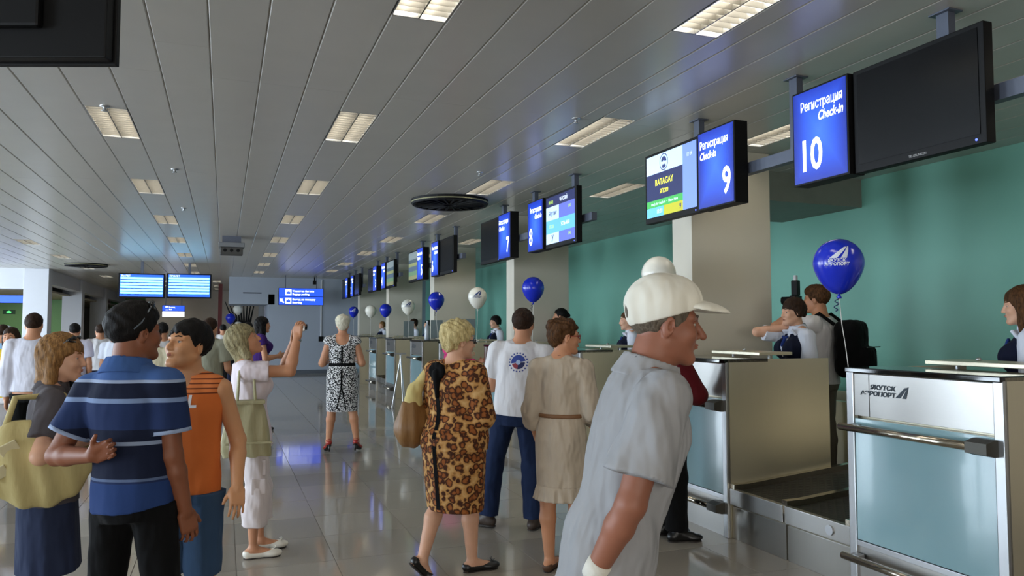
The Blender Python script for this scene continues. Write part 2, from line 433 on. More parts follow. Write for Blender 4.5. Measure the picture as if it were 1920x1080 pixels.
for x_, y_ in ((-7.2, 27), (-6.4, 30.5), (-7.6, 31)):  # glowing panels added to brighten the green room
    t = thing('ceiling_lamp', 'small lit ceiling panel in the green room, ' + {27: 'nearest the header beam', 30.5: 'beside the columns', 31: 'deepest by the green wall'}[y_], 'lamp', (x_, y_, 2.55), 0, 'added lamps of the green room')
    bx('frame', (-.32, -.32, 0), (.32, .32, .03), M_ALU, t); bx('diffuser', (-.29, -.29, -.004), (.29, .29, 0), glow('fill_panel', (255, 240, 205), 12.0), t)
# columns behind the desks and the dropped beams to the teal wall
for i in range(5):
    y_ = 5.67 + 4.43*i
    struct('column_right', (3.92, y_, 0), (4.80, y_ + .31, ZC), M_COLM, '%s grey column behind the check-in desks, counted from desk ten' % ORD[i].capitalize(), ch=.006)
    if i == 0: struct('beam_right', (4.8, y_ + .63, 2.84), (XW, y_ + 1.9, ZC), simple('beam_grey', (132, 134, 126), .6))
struct('platform', (4.36, 1.0, 0), (5.25, 24.5, .14), simple('platform_dark', (66, 64, 60), .6), 'low staff platform behind the desks')
# ------------------------------------------------------------------ check-in counters and baggage belts
CX = 3.39; PITCH_Y = 4.43
def wing_items(mb, O, R, size, lift):
    for poly in WING:
        n = len(poly); mb.add([Vector(O) + R @ Vector((x*size, y*size*.75, lift)) for x, y in poly], [tuple(range(n))])
def make_counter():
    W, D, Ht = .94, .95, 1.27
    t = thing('check_in_counter', 'x', 'counter')
    bx('carcass', (.05, .03, .02), (D-.02, W-.03, 1.2), M_STEELD, t)
    for y0 in (0, W-.024): bx('end_panel', (.012, y0, 0), (D, y0+.024, Ht), M_STEELD, t, .003)
    for y0 in (0, W-.05): bx('post', (-.004, y0, 0), (.03, y0+.05, Ht-.012), M_ALU, t, .004)
    for y0 in (.05,): 
        b = bx('steel_band', (.004, .052, 1.0), (.03, W-.052, Ht-.03), M_STEELH, t, .002)
        bx('band_seam', (.0025, W-.16, 1.0), (.0045, W-.157, Ht-.03), M_DARKB, b)
        lg = MB(); R = M_HALL; O = (0, 0, 0)
        v, f = text_geo('ЯКУТСК', .034, .0012, .15, 'RIGHT'); lg.add([Vector((0, W-.335, 1.158)) + R @ Vector((q[0]*1.25, q[1], .0)) for q in v], f)
        v, f = text_geo('АЭРОПОРТ', .034, .0012, .15, 'RIGHT'); lg.add([Vector((0, W-.335, 1.122)) + R @ Vector((q[0]*1.25, q[1], .0)) for q in v], f)
        wing_items(lg, (0, W-.335, 1.122), R, .085, 0)
        for i, q in enumerate(lg.v): lg.v[i] = (.0016, q[1], q[2])
        lg.build('logo', simple('logo_dark', (44, 56, 66), .5), b)
    bx('glass_panel', (.004, .052, .30), (.026, W-.052, .985), M_GLASSP, t, .003)
    bx('sill', (.002, .05, .265), (.03, W-.05, .296), M_ALU, t, .002)
    bx('kick_panel', (.012, .05, .0), (.03, W-.05, .262), M_STEELH, t)
    MB().box((-.015, .0, Ht-.026), (.38, W, Ht+.004), .006).build('top', M_BLKG, t)
    for z in (.935, .205):
        r_ = MB().tube([(-.062, .10, z), (-.062, W-.004, z)], .021, 14).build('rail', M_RAILM, t, smooth=True)
        for y0, tap in ((.03, 1), (W-.10, 0)):
            mb = MB()
            if tap: mb.prism([(-.085, -.026), (-.085, .026), (-.03, .04), (.0, .04), (.0, -.04), (-.03, -.04)], Matrix.Translation((0, y0+.11, z)) @ Matrix.Rotation(PI/2, 4, 'X'), .11)
            else: mb.prism([(-.07, -.012), (-.07, .012), (.0, .02), (.0, -.02)], Matrix.Translation((0, y0+.06, z)) @ Matrix.Rotation(PI/2, 4, 'X'), .06)
            mb.build('bracket', M_DARKB if tap else M_ALU, r_)
    # raised shelf for documents on the staff side, tilted
    mb = MB().box((-.16, -.30, -.012), (.16, .30, .012), .003)
    s_ = mb.build('staff_shelf', M_STEELD, t, (.62, .50, 1.30), (0, 0, 0))
    for yy in (-.22, .22): MB().tube([(0, yy, -.012), (0, yy, -.11)], .012, 8).build('shelf_leg', M_ALU, s_)
    MB().lathe([(0, .0), (.014, .002), (.016, .01), (.01, .018), (0, .02)], 12, (0.02, .1, .012)).build('bell', M_ALU, s_, smooth=True)
    return t
proto = make_counter(); freeze_kids()
NUMW = {10: 'ten', 9: 'nine', 8: 'eight', 7: 'seven', 6: 'six', 5: 'five', 4: 'four', 3: 'three', 2: 'two', 1: 'one'}
CTR = {}
for i in range(5):
    for j, y0 in enumerate((2.44, 4.50)):
        n_ = 10 - 2*i - j
        o = proto if (i == 0 and j == 0) else copy_tree(proto)
        o.location = (CX, y0 + PITCH_Y*i, 0); CTR[n_] = o
        tag(o, 'steel and frosted glass check-in counter of desk %s, with two bump rails' % NUMW[n_], 'counter', 'check-in counters in a row')
def make_belt(L):
    t = thing('baggage_belt', 'x', 'conveyor'); W = 1.114
    for a, b in ((.0, .555), (.565, 1.114)):
        bx('plinth_panel', (.035, a+.003, 0), (.06, b-.003, .225), M_STEEL, t, .002)
        bx('front_panel', (.01, a+.003, .24), (.05, b-.003, .352), M_STEELH, t, .004)
    bx('carcass', (.06, .01, .0), (L, W-.01, .30), M_STEELD, t)
    sl = .085
    def slope_box(name, x0, x1, y0, y1, zb, zt, mat, parent):
        z_ = lambda x: (max(0, x-.15))*sl
        xs = [x0, .15, x1]; v = []; f = []
        for x in xs: v += [(x, y0, zb+z_(x)), (x, y1, zb+z_(x)), (x, y1, zt+z_(x)), (x, y0, zt+z_(x))]
        for i in range(2):
            for q in range(4): f.append((i*4+q, i*4+(q+1) % 4, i*4+4+(q+1) % 4, i*4+4+q))
        f += [(0, 3, 2, 1), (8, 9, 10, 11)]
        return MB().add(v, f).build(name, mat, parent)
    for y0, y1 in ((.0, .05), (.535, .585), (1.07, 1.114)): slope_box('side_rim', .02, L, y0, y1, .30, .385, M_RAILM, t)
    for y0, y1 in ((.05, .535), (.585, 1.07)):
        slope_box('belt', .06, L, y0, y1, .30, .345, M_BELTM, t)
        MB().tube([(.05, y0, .325), (.05, y1, .325)], .022, 12).build('roller', M_STEELD, t, smooth=True)
    mb = MB(); mb.tube([(.0, 0, 0), (.012, 0, 0)], .03, 20); b = mb.build('badge', M_ALU, t, (-.001, .16, .296))
    bx('side_glass', (.05, W-.004, .36), (.9, W-.001, .37), M_STEELD, t)
    return t
first = make_belt(1.9); proto = make_belt(.98); freeze_kids()
for i in range(5):
    o = first if i == 0 else proto if i == 1 else copy_tree(proto)
    o.location = (CX, 3.383 + PITCH_Y*i, 0)
    tag(o, 'twin baggage belt in steel between desks %s and %s' % (NUMW[10-2*i], NUMW[9-2*i]), 'conveyor', 'baggage belts between desks')
t = thing('collector_conveyor', 'long brown steel conveyor housing along the teal wall', 'conveyor', (5.35, 2.0, 0))
bx('housing', (0, 0, 0), (.95, 22.5, .62), M_STEELD, t); bx('belt', (.08, 0, .62), (.87, 22.5, .64), M_BELTM, t)
for x_ in (0, .89): bx('side_guard', (x_, 0, .62), (x_+.06, 22.5, .82), M_STEELD, t)

# ------------------------------------------------------------------ hanging desk signs and screens
ZS0, ZS1 = 2.385, 2.975
def put_lines(name, items, *a):
    for it in items: put_text(name, [it], *a)
def screen_content(parent, n_, y1, wd):
    """flat printed screen picture; u from far/left (0) to near/right (1)"""
    Hh = ZS1 - ZS0 - .07; W = wd - .06; z0 = ZS0 + .045; Y0 = y1 - .03; xf = -.0282
    def rect(name, u0, v0, u1, v1, mat, par, d=0):
        return MB().add([(xf-d, Y0-u0*W, z0+v0*Hh), (xf-d, Y0-u1*W, z0+v0*Hh), (xf-d, Y0-u1*W, z0+v1*Hh), (xf-d, Y0-u0*W, z0+v1*Hh)], [(0, 1, 2, 3)]).build(name, mat, par)
    O = lambda u, v, d: (xf-d, Y0-u*W, z0+v*Hh)
    if n_ == 9:
        rect('picture', .74, 0, 1, 1, glow('scr_peri', (112, 138, 214), .85), parent)
        rect('picture', 0, .70, .74, 1, glow('scr_pale', (176, 202, 226), .9), parent)
        rect('picture', 0, .27, .74, .70, glow('scr_navy', (26, 34, 80), .8), parent)
        rect('picture', 0, .155, .74, .27, glow('scr_green', (60, 160, 76), .8), parent)
        rect('picture', 0, 0, .36, .155, glow('scr_cyan', (96, 170, 220), .85), parent)
        rect('picture', .36, 0, .74, .155, glow('scr_olive', (170, 170, 40), .8), parent)
        yl = glow('scr_yellow', (226, 226, 70), 1.0); wh = glow('scr_white', (226, 236, 250), .9); dk = glow('scr_ink', (40, 52, 110), .5)
        put_lines('screen_text', [('BATAGAY', .37*W, .50*Hh, .075, 'CENTER', 0, .001, .8), ('ЯП 209', .37*W, .36*Hh, .05, 'CENTER', 0, .001, .8)], yl, parent, M_HALL, O(0, 0, .0010))
        put_lines('screen_text', [('ready for check-in  •  Please have', .37*W, .19*Hh, .036, 'CENTER', 0, 0, .82), ('13:20', .27*W, .05*Hh, .05, 'CENTER', 0, 0, .8), ('12 04', .87*W, .80*Hh, .042, 'CENTER', 0, 0, .8)], wh, parent, M_HALL, O(0, 0, .0010))
        put_lines('screen_text', [('9', .69*W, .04*Hh, .06, 'CENTER', 0, .001, .9)], dk, parent, M_HALL, O(0, 0, .0010))
        mb = MB(); c0 = Vector(O(.37, .85, .0012))
        def ring(r0, r1, a0, a1, n=20):
            v = []; 
            for i in range(n+1):
                a = a0 + (a1-a0)*i/n
                v += [(c0.x, c0.y - math.cos(a)*r0, c0.z + math.sin(a)*r0*1.15), (c0.x, c0.y - math.cos(a)*r1, c0.z + math.sin(a)*r1*1.15)]
            mb.add(v, [(2*i, 2*i+1, 2*i+3, 2*i+2) for i in range(n)])
        ring(.055, .062, 0, 2*PI); ring(.012, .04, .1, PI*.95); ring(.02, .045, -2.3, -.8)
        mb.build('screen_emblem', dk, parent)
    elif n_ == 8:
        rect('picture', 0, .79, 1, 1, glow('scr_navy', (26, 34, 80), .8), parent)
        for v0, v1 in ((.50, .79), (0, .22)):
            rect('picture', .46, v0, 1, v1, glow('scr_violet', (100, 112, 200), .6), parent); rect('picture', 0, v0, .46, v1, glow('scr_pale', (176, 202, 226), .9), parent)
        rect('picture', 0, .22, 1, .50, glow('scr_cyan', (96, 170, 220), .85), parent)
        yl = glow('scr_lime', (176, 210, 80), .9); wh = glow('scr_white', (226, 236, 250), .9); dk = glow('scr_ink', (40, 52, 110), .5)
        put_lines('screen_text', [('ЯК 421', .18*W, .85*Hh, .05, 'CENTER', 0, .001, .8), ('ЯП 205', .20*W, .33*Hh, .05, 'CENTER', 0, .001, .8), ('10:40', .82*W, .66*Hh, .05, 'CENTER', 0, 0, .7), ('10:40', .82*W, .10*Hh, .05, 'CENTER', 0, 0, .7)], yl, parent, M_HALL, O(0, 0, .001))
        put_lines('screen_text', [('ЧЕРСКИЙ', .62*W, .85*Hh, .055, 'CENTER', 0, .001, .75), ('УСТЬ-МАЯ', .68*W, .33*Hh, .055, 'CENTER', 0, .001, .75)], wh, parent, M_HALL, O(0, 0, .001))
        put_lines('screen_text', [('Якутия', .23*W, .60*Hh, .07, 'CENTER', .3, .001, .9), ('У', .23*W, .05*Hh, .09, 'CENTER', .1, .004, .8)], dk, parent, M_HALL, O(0, 0, .001))
    elif n_ in (5, 4):
        pal = [(126, 138, 140), (70, 86, 96), (132, 138, 92), (74, 92, 110), (96, 128, 96), (128, 128, 92)]
        for i, (v0, v1) in enumerate(((.74, 1), (.6, .74), (.48, .6), (.3, .48), (.14, .3), (0, .14))):
            rect('picture', 0, v0, 1, v1, glow('scr_dim%d' % i, pal[i], .36), parent)
def sign_group(i):
    hy = PITCH_Y*i; a, b = NUMW[10-2*i], NUMW[9-2*i]
    h = thing('sign_hanger', 'grey steel hanger bar with posts above desks %s and %s' % (a, b), 'hanger', (CX + .108, hy, 0), 0, 'sign hangers')
    bx('rail', (-.03, 2.32, 2.60), (.03, 5.62, 2.68), M_BARM, h)
    for y_ in (2.76, 3.86, 4.94):
        p = bx('post', (-.025, y_-.035, 2.68), (.025, y_+.035, ZC), M_BARM, h)
        bx('ceiling_plate', (-.05, y_-.06, ZC-.008), (.05, y_+.06, ZC-.0005), M_BARM, p)
    for n_, ylo, yhi in ((10-2*i, 3.27, 3.72), (9-2*i, 4.30, 4.74)):
        t = thing('desk_number_sign', 'blue backlit check-in sign with number %s' % NUMW[n_], 'sign', (CX, 0, 0), 0, 'blue desk number signs')
        bx('box', (-.05, ylo+hy, ZS0), (.065, yhi+hy, ZS1), M_BLACK, t, .004)
        p = bx('panel', (-.0525, ylo+hy+.012, ZS0+.012), (-.0495, yhi+hy-.012, ZS1-.012), M_LBOX, t)
        O = (-.0535, yhi+hy, ZS0)
        if n_ % 2 == 0:
            it = [('Регистрация', .415, .455, .082, 'RIGHT', 0, .001, .68), ('Check-in', .415, .375, .078, 'RIGHT', .25, .002, .70), (str(n_), .05, .085, .27, 'LEFT', 0, .006, .74)]
        else:
            it = [('Регистрация', .03, .455, .082, 'LEFT', 0, .001, .68), ('Check-in', .03, .375, .078, 'LEFT', .25, .002, .70), (str(n_), .40, .085, .27, 'RIGHT', 0, .006, .74)]
        for nm_, q_ in zip(('heading', 'subheading', 'number'), it): put_text(nm_, [q_], M_LTXT, p, M_HALL, O)
    for n_, ylo, yhi in ((10-2*i, 2.46, 3.255), (9-2*i, 4.755, 5.54)):
        lit = n_ in (9, 8, 5, 4)
        what = {9: 'showing flight BATAGAY', 8: 'showing two flights', 5: 'with dim picture', 4: 'with dim picture'}.get(n_, 'switched off')
        t = thing('hanging_screen', 'flat screen %s beside the desk number %s sign' % (what, NUMW[n_]), 'screen', (CX, 0, 0), 0, 'flat screens over the desks')
        bx('bezel', (-.024, ylo+hy, ZS0), (.04, yhi+hy, ZS1), M_BLACK, t, .005)
        bx('back_cover', (.04, ylo+hy+.12, ZS0+.1), (.075, yhi+hy-.12, ZS1-.1), M_BLACK, t)
        s_ = bx('display', (-.0275, ylo+hy+.03, ZS0+.045), (-.0235, yhi+hy-.03, ZS1-.025), M_SCR, t)
        if lit: screen_content(s_, n_, yhi+hy, yhi-ylo)
        if n_ == 10: put_text('maker_lettering', [('TELEFUNKEN', .36, .013, .018, 'LEFT', 0, 0)], simple('silver_print', (176, 176, 176), .4), t, M_HALL, (-.0250, yhi+hy, ZS0))
        MB().lathe([(0, 0), (.006, 0), (.006, .003), (0, .003)], 8).build('power_light', glow('led_blue', (90, 110, 255), 2), t, (-.026, ylo+hy+.05, ZS0+.02), (0, -PI/2, 0))
for i in range(5): sign_group(i)

# near black screen at the top left, seen from behind
t = thing('hanging_screen', 'large black screen close to the camera in the top left corner', 'screen', (-.645, 2.94, 2.425), -YAW)
bx('back_shell', (-.62, 0, 0), (.265, .05, .56), M_BLACK, t, .006); bx('bezel', (-.64, .05, -.008), (.275, .075, .57), M_BLACK, t, .004)
bx('rear_bulge', (-.5, -.03, .1), (.05, 0, .48), M_BLACK, t, .01); bx('sticker', (.08, -.0015, .22), (.105, -.0003, .255), simple('paper', (190, 180, 150), .6), t)
MB().tube([(-.2, .02, .55), (-.2, .02, .73)], .03, 12).build('mount_pole', M_BARM, t, smooth=True)

# flight information boards facing the hall entrance
for q, (xa, xb, lab) in enumerate(((-2.44, -1.40, 'left flight information board with cyan rows, under the ceiling'), (-1.36, -.32, 'right flight information board with cyan rows, under the ceiling'))):
    zt = 2.85 + .02*q; zb = 2.24 + .01*q
    t = thing('flight_board', lab, 'screen', ((xa+xb)/2, 20.5, 0), 0, 'flight information boards'); hw = (xb-xa)/2
    bx('case', (-hw, 0, zb), (hw, .12, zt), M_BLACK, t, .008)
    d_ = bx('display', (-hw+.035, -.004, zb+.035), (hw-.035, .001, zt-.03), glow('board_blue', (40, 96, 214), 1.0), t)
    hh = (zt-zb-.065)
    for r in range(6):
        z0 = zb + .05 + hh*(.10 + r*.132)
        bx('row_bar', (-hw+.05, -.0065, z0), (hw-.05, -.0045, z0 + hh*.09), glow('board_cyan', (150, 232, 255), 1.35), d_)
    mb = MB(); random.seed(q+3)
    for r in range(6):
        z0 = zb + .05 + hh*(.10 + r*.132) - hh*.036; x_ = -hw + .06
        while x_ < hw - .12:
            wd = random.uniform(.03, .16); mb.box((x_, -.008, z0), (min(x_+wd, hw-.05), -.0066, z0+hh*.03)); x_ += wd + random.uniform(.03, .12)
    tag(mb.build('row_text', glow('board_ink', (20, 70, 150), .6), d_), kind='stuff')
    put_text('title', [('ВЫЛЕТ' if q == 0 else 'ПРИЛЕТ', -hw+.06, zt-.085, .06, 'LEFT', 0, .001)], glow('board_white', (220, 236, 255), 1.3), d_, M_CAM, (0, -.0068, 0))
    bx('hanger', (-.03, .03, zt), (.03, .09, ZC), M_BARM, t)
# blue direction sign before the end wall, and smaller ones
def dir_sign(x0, x1, z0, z1, y, rows, label, post=True):
    t = thing('direction_sign', label, 'sign', ((x0+x1)/2, y, 0), 0, 'blue direction signs'); hw = (x1-x0)/2
    bx('box', (-hw, 0, z0), (hw, .14, z1), M_BLACK, t, .004)
    nh = (z1-z0)/len(rows)
    for i, (arrow, a, b, blue) in enumerate(rows):
        zt = z1 - nh*i
        p = bx('panel', (-hw+.01, -.004, zt-nh+.008), (hw-.01, .0, zt-.008), glow('sign_blue', (40, 84, 226), 1.0) if blue else M_LTXT, t)
        if blue:
            s = nh*.30
            for body_, f_ in ((a, .45), (b, .82)):
                if body_: put_text('lettering', [(body_, -hw+.46*hw*2*.66, zt-nh*f_, s, 'LEFT', 0, .002)], M_LTXT, p, M_CAM, (0, -.0048, 0))
            ic = MB().add([(-hw+.3*hw, -.0048, zt-nh*.85), (-hw+.56*hw, -.0048, zt-nh*.85), (-hw+.56*hw, -.0048, zt-nh*.15), (-hw+.3*hw, -.0048, zt-nh*.15)], [(0, 1, 2, 3)]).build('pictogram', M_LTXT, p)
            cx_, cz_ = -hw+.43*hw, zt-nh*.55
            m_ = MB().add([(cx_-.06, -.0056, cz_-.04), (cx_+.06, -.0056, cz_-.04), (cx_+.06, -.0056, cz_+.03), (cx_-.06, -.0056, cz_+.03)], [(0, 1, 2, 3)])
            m_.add([(cx_-.02, -.0056, cz_+.035), (cx_+.02, -.0056, cz_+.035), (cx_+.02, -.0056, cz_+.06), (cx_-.02, -.0056, cz_+.06)], [(0, 1, 2, 3)])
            m_.build('case_mark', glow('sign_blue', (40, 84, 226), 1.0), ic)
            if arrow:
                ax, az = -hw+.14*hw, zt-nh*.5
                R = Matrix.Rotation(math.radians(45), 2)
                pts = [(-.02, -.09), (.02, -.09), (.02, .01), (.07, .01), (0, .09), (-.07, .01), (-.02, .01)]
                pts = [R @ Vector(q_) for q_ in pts]
                MB().add([(ax+q_.x, -.0048, az+q_.y) for q_ in pts], [tuple(range(7))]).build('arrow', M_LTXT, p)
    if post:
        for s_ in (-.7, .7): bx('hanger', (s_*hw-.012, .06, z1), (s_*hw+.012, .084, ZC), M_BARM, t)
dir_sign(1.57, 2.93, 2.22, 2.75, 24.3, [(0, 'Упаковка багажа', 'Baggage packing', 1), (1, 'Выход на посадку', 'Boarding', 1)], 'blue sign for baggage packing and boarding before the grey end wall')
dir_sign(-2.12, -1.36, 1.90, 2.33, 30.0, [(0, 'Выход', 'Exit', 1), (0, '', '', 0)], 'small blue and white sign in the corridor below the boards')
dir_sign(-7.6, -5.3, 2.2, 2.42, 24.6, [(0, 'Зал ожидания', 'Waiting hall', 1)], 'long blue sign under the header beam at the left edge', post=False)
t = thing('exit_sign', 'small green running-man exit plate on the green wall', 'sign', (-7.55, 32.97, 2.02))
bx('plate', (-.2, 0, 0), (.2, .02, .16), simple('exit_dark', (20, 80, 50), .5), t); MB().add([(-.06, -.004, .04), (.06, -.004, .04), (.09, -.004, .09), (0, -.004, .13), (-.09, -.004, .09)], [(0, 1, 2, 3, 4)]).build('running_mark', glow('exit_green', (90, 230, 130), 1), t)

# ------------------------------------------------------------------ ceiling fittings
def diffuser(x, y, label, r=.5):
    t = thing('ceiling_diffuser', label, 'vent', (x, y, ZC), 0, 'black round ceiling diffusers')
    MB().lathe([(r, -.001), (r, -.035), (r*.97, -.065), (r*.90, -.065), (r*.85, -.045), (0.01, -.045)], 32).build('bowl', M_BLACK, t, smooth=False)
    MB().lathe([(r*1.002, -.030), (r*1.008, -.037), (r*1.002, -.045)], 32).build('trim_ring', simple('trim_sand', (150, 146, 110), .5), t)
    for i in range(22):
        a = 2*PI*i/22
        MB().box((.08, -.018, -.066), (r*.90, .004, -.04)).build('vane', M_BLACK, t, (0, 0, 0), (.0, 0, a))
diffuser(2.70, 9.25, 'large black round diffuser beside the desk eight screens')
diffuser(-3.35, 21.9, 'large black round diffuser near the left columns')
t = thing('ceiling_projector', 'grey box unit hung from the ceiling left of centre', 'projector', (.10, 14.4, ZC))
bx('bracket', (-.16, -.12, -.12), (.16, .12, -.0005), M_BARM, t); bx('body', (-.22, -.2, -.20), (.22, .2, -.12), simple('grey_case', (120, 122, 124), .5), t, .01); bx('grille', (-.19, -.16, -.33), (.19, .16, -.20), simple('dark_case', (66, 64, 60), .5), t, .01)
for s_ in (-.11, 0, .11): MB().lathe([(0, 0), (.03, 0), (.03, .004), (0, .004)], 12).build('socket', M_BLACK, t, (s_, -.1605, -.26), (PI/2, 0, 0))
spr = MB().lathe([(.035, 0), (.035, -.006), (.012, -.008), (.012, -.03), (.022, -.034), (.022, -.038), (0, -.038)], 12).mesh('sprinkler', True); spr.materials.append(M_ALU)
for x_, y_, lab in ((-.86, 6.2, 'sprinkler head above the left near lamp'), (-.51, 8.43, 'sprinkler head between the two left lamps'), (-.55, 11.15, 'small sprinkler head left of the ceiling centre'), (2.56, 5.24, 'sprinkler head beside the lamp near desk nine'), (2.5, 7.44, 'sprinkler head left of the desk eight signs')):
    tag(link('sprinkler', spr, None, None, (x_, y_, ZC)), lab, 'sprinkler', 'ceiling sprinklers')
cm = thing('surveillance_camera', 'tiny black camera hung above the blue direction sign', 'camera', (2.72, 24.9, ZC)); bx('mount', (-.02, -.02, -.12), (.02, .02, -.0005), M_BLACK, cm); bx('body', (-.05, -.1, -.24), (.05, .08, -.12), M_BLACK, cm, .01)
cb = thing('cable_duct', 'thin white cable duct with black socket on the end wall', 'cable duct', (3.02, 25.59, 0)); bx('duct', (-.02, -.02, 1.2), (.02, .005, 3.1), M_WHITE, cb); bx('socket', (-.07, -.05, 1.05), (.07, .005, 1.22), M_BLACK, cb)

# ------------------------------------------------------------------ balloons tied to the counters
def balloon(c, r, rgb, anchor, label, logo=None, curl=None, face=None):
    t = thing('balloon', label, 'balloon', anchor, 0, 'balloons tied along the desks')
    C_ = Vector(c) - Vector(anchor)
    prof = []
    for i in range(25):
        a = PI*i/24; z = math.cos(a); rr = math.sin(a)
        k_ = 1.0 if z > 0 else 1 + .22*(-z)**1.6
        prof.append((max(.0005, rr*r*(1 - .10*max(0, -z))), z*r*1.04*k_))
    nm = 'balloon_%s' % ('blue' if rgb[2] > rgb[0] + 40 else 'white')
    if nm not in MATS:
        k = NT(nm); k.set(lin(*rgb), .16, 0, .5); k.b.inputs['Subsurface Weight'].default_value = .0; k.b.inputs['Transmission Weight'].default_value = 0.0 if rgb[0] > 150 else .04
    sk = MB().lathe(prof, 32, tuple(C_)).build('skin', MATS[nm], t, smooth=True)
    zb = C_.z - r*1.04*1.22
    MB().lathe([(.004, .004), (.012, -.012), (.016, -.024), (.006, -.02)], 10, (C_.x, C_.y, zb)).build('knot', MATS[nm], t, smooth=True)
    MB().tube([(C_.x, C_.y, zb-.01), (C_.x*.75, C_.y*.75, zb*.6), (C_.x*.3, C_.y*.3, zb*.28), (0, 0, 0)], .0022 if anchor[1] < 7 else .004, 6).build('string', M_STR, t)
    if curl:
        pts = [(C_.x + .012*math.sin(i*1.1) - .012 - i*.0012, C_.y + .012*math.cos(i*1.1), zb - .01 - i*.006) for i in range(16)]
        MB().tube(pts, .003, 5).build('ribbon', simple('ribbon_navy', (20, 34, 90), .4), t, smooth=True)
    if logo:
        d = (Vector((0, 0, CAM_H)) - Vector(c)) if face is None else Vector(face); d.z = 0; az = math.atan2(d.y, d.x)
        mb = MB()
        flat = []
        for poly in WING:
            g = []; ff_ = []
            for i in range(7):
                for j in range(7):
                    u, v_ = i/6, j/6; p_ = [(1-u)*(1-v_)*poly[0][c_] + u*(1-v_)*poly[1][c_] + u*v_*poly[2][c_] + (1-u)*v_*poly[3][c_] for c_ in (0, 1)]
                    g.append((p_[0]-.42, p_[1]*.62+.04))
                    if i and j: ff_.append((7*i+j-8, 7*i+j-1, 7*i+j, 7*i+j-7))
            flat.append((g, ff_))
        for body, yy in (('ЯКУТСК', -.12), ('АЭРОПОРТ', -.29)):
            v, f = text_geo(body, .19, .006, .15, 'CENTER'); flat.append(([(q[0]*1.05-.08, q[1]+yy) for q in v], f))
        for v, f in flat:
            out = []
            for x, y in v:
                lon = az + x*.85; lat = y*.85 + .12
                rr = r*1.014
                out.append((C_.x + rr*math.cos(lat)*math.cos(lon), C_.y + rr*math.cos(lat)*math.sin(lon), C_.z + rr*1.04*math.sin(lat)*(1.0 if lat > 0 else 1 + .22*abs(math.sin(lat))**1.6) ))
            mb.add(out, f)
        mb.build('logo', simple('balloon_print_' + logo, (214, 220, 232) if logo == 'white' else (52, 74, 128), .4), sk)
BL, WH = (30, 50, 196), (238, 236, 224)
Zt = 1.275
balloon((3.395, 3.425, 1.880), .143, BL, (3.400, 3.374, Zt), 'big blue balloon with white airport logo tied to desk ten', 'white', True)
balloon((3.42, 5.43, 1.955), .145, WH, (3.46, 5.42, Zt), 'white balloon half hidden behind the white cap')
balloon((3.75, 8.97, 2.015), .146, BL, (3.74, 8.98, Zt), 'blue balloon above the man in the white T-shirt', None, True)
balloon((3.77, 11.32, 1.995), .152, WH, (3.76, 11.33, Zt), 'white balloon with blue logo right of the blond head', 'blue')
balloon((3.70, 13.55, 2.02), .152, BL, (3.72, 13.5, Zt), 'blue balloon tied to desk five', None, True)
balloon((3.70, 15.85, 1.965), .147, WH, (3.72, 15.82, Zt), 'white balloon with small blue logo tied to desk four', 'blue')
balloon((3.70, 18.25, 1.945), .146, BL, (3.72, 18.25, Zt), 'blue balloon tied to desk three')
balloon((3.70, 20.25, 1.965), .150, WH, (3.70, 20.25, Zt), 'plain white balloon between two small blue ones')
balloon((3.62, 22.62, 1.995), .146, BL, (3.62, 22.62, Zt), 'farthest small blue balloon beside the white-haired head', 'white')
for c_, rgb, lab in (((.44, 27.6, 2.15), WH, 'topmost white balloon of the far bunch'), ((.20, 27.2, 1.84), BL, 'blue balloon in the middle of the far bunch'), ((.44, 26.8, 1.55), WH, 'lowest white balloon of the far bunch')):
    balloon(c_, .16, rgb, (c_[0], c_[1], .002), lab)

# ------------------------------------------------------------------ small things by the far desks
t = thing('litter_bin', 'round steel litter bin by the far desks', 'bin', (3.05, 20.4, 0))
MB().lathe([(.0, 0), (.15, 0), (.155, .02), (.155, .42)], 24).build('drum', M_STEEL, t, smooth=True); MB().lathe([(.155, .44), (.16, .45), (.16, .60), (.14, .62), (.0, .625)], 24).build('lid', M_STEEL, t, smooth=True)
t = thing('folding_stand', 'thin white folding stand leaning before desk five', 'stand', (3.12, 14.0, 0))
for q, (a, b) in enumerate((((-.12, .1, 0), (.02, 0, 1.0)), ((.14, .1, 0), (.0, 0, 1.0)), ((.02, -.22, 0), (.01, 0, 1.0)))): MB().tube([a, b], .011, 8).build('leg', M_ALU, t)
bx('top_plate', (-.09, -.02, 1.0), (.11, .02, 1.03), M_ALU, t)
t = thing('plastic_bottle', 'clear plastic bottle on desk five', 'bottle', (3.55, 13.62, Zt))
MB().lathe([(0, 0), (.05, 0), (.055, .03), (.055, .2), (.045, .25), (.018, .29), (.018, .33)], 16).build('body', simple('clear_plastic', (170, 178, 184), .1, 0, .6), t, smooth=True); MB().lathe([(.02, .33), (.02, .36), (0, .36)], 12).build('cap', M_WHITE, t)
t = thing('tall_plant_sculpture', 'dark spiky decoration standing in the corridor doorway', 'sculpture', (.62, 28.6, 0))
MB().lathe([(0, 0), (.2, 0), (.24, .4), (0, .4)], 16).build('pot', M_BLACK, t)
for i in range(9):
    a = -1.2 + 2.4*i/8; MB().tube([(a*.05, .03*(i % 3), .38), (a*.18, .05*(i % 3), 1.5), (a*.42 - .1, .05*(i % 2), 2.45)], [.03, .045, .012], 6).build('blade', M_BLACK, t)
# desk monitors and glass screens seen behind the far desks
for n_ in (6, 5, 4):
    y_ = CTR[n_].location.y + .5
    t = thing('desk_glass', 'upright glass screen at desk %s' % NUMW[n_], 'glass screen', (3.9, y_+.38, Zt))
    bx('pane', (-.12, 0, .02), (.12, .006, .38), simple('pane_glass', (126, 138, 142), .08), t); bx('foot', (-.13, -.03, -.001), (.13, .03, .02), M_ALU, t)
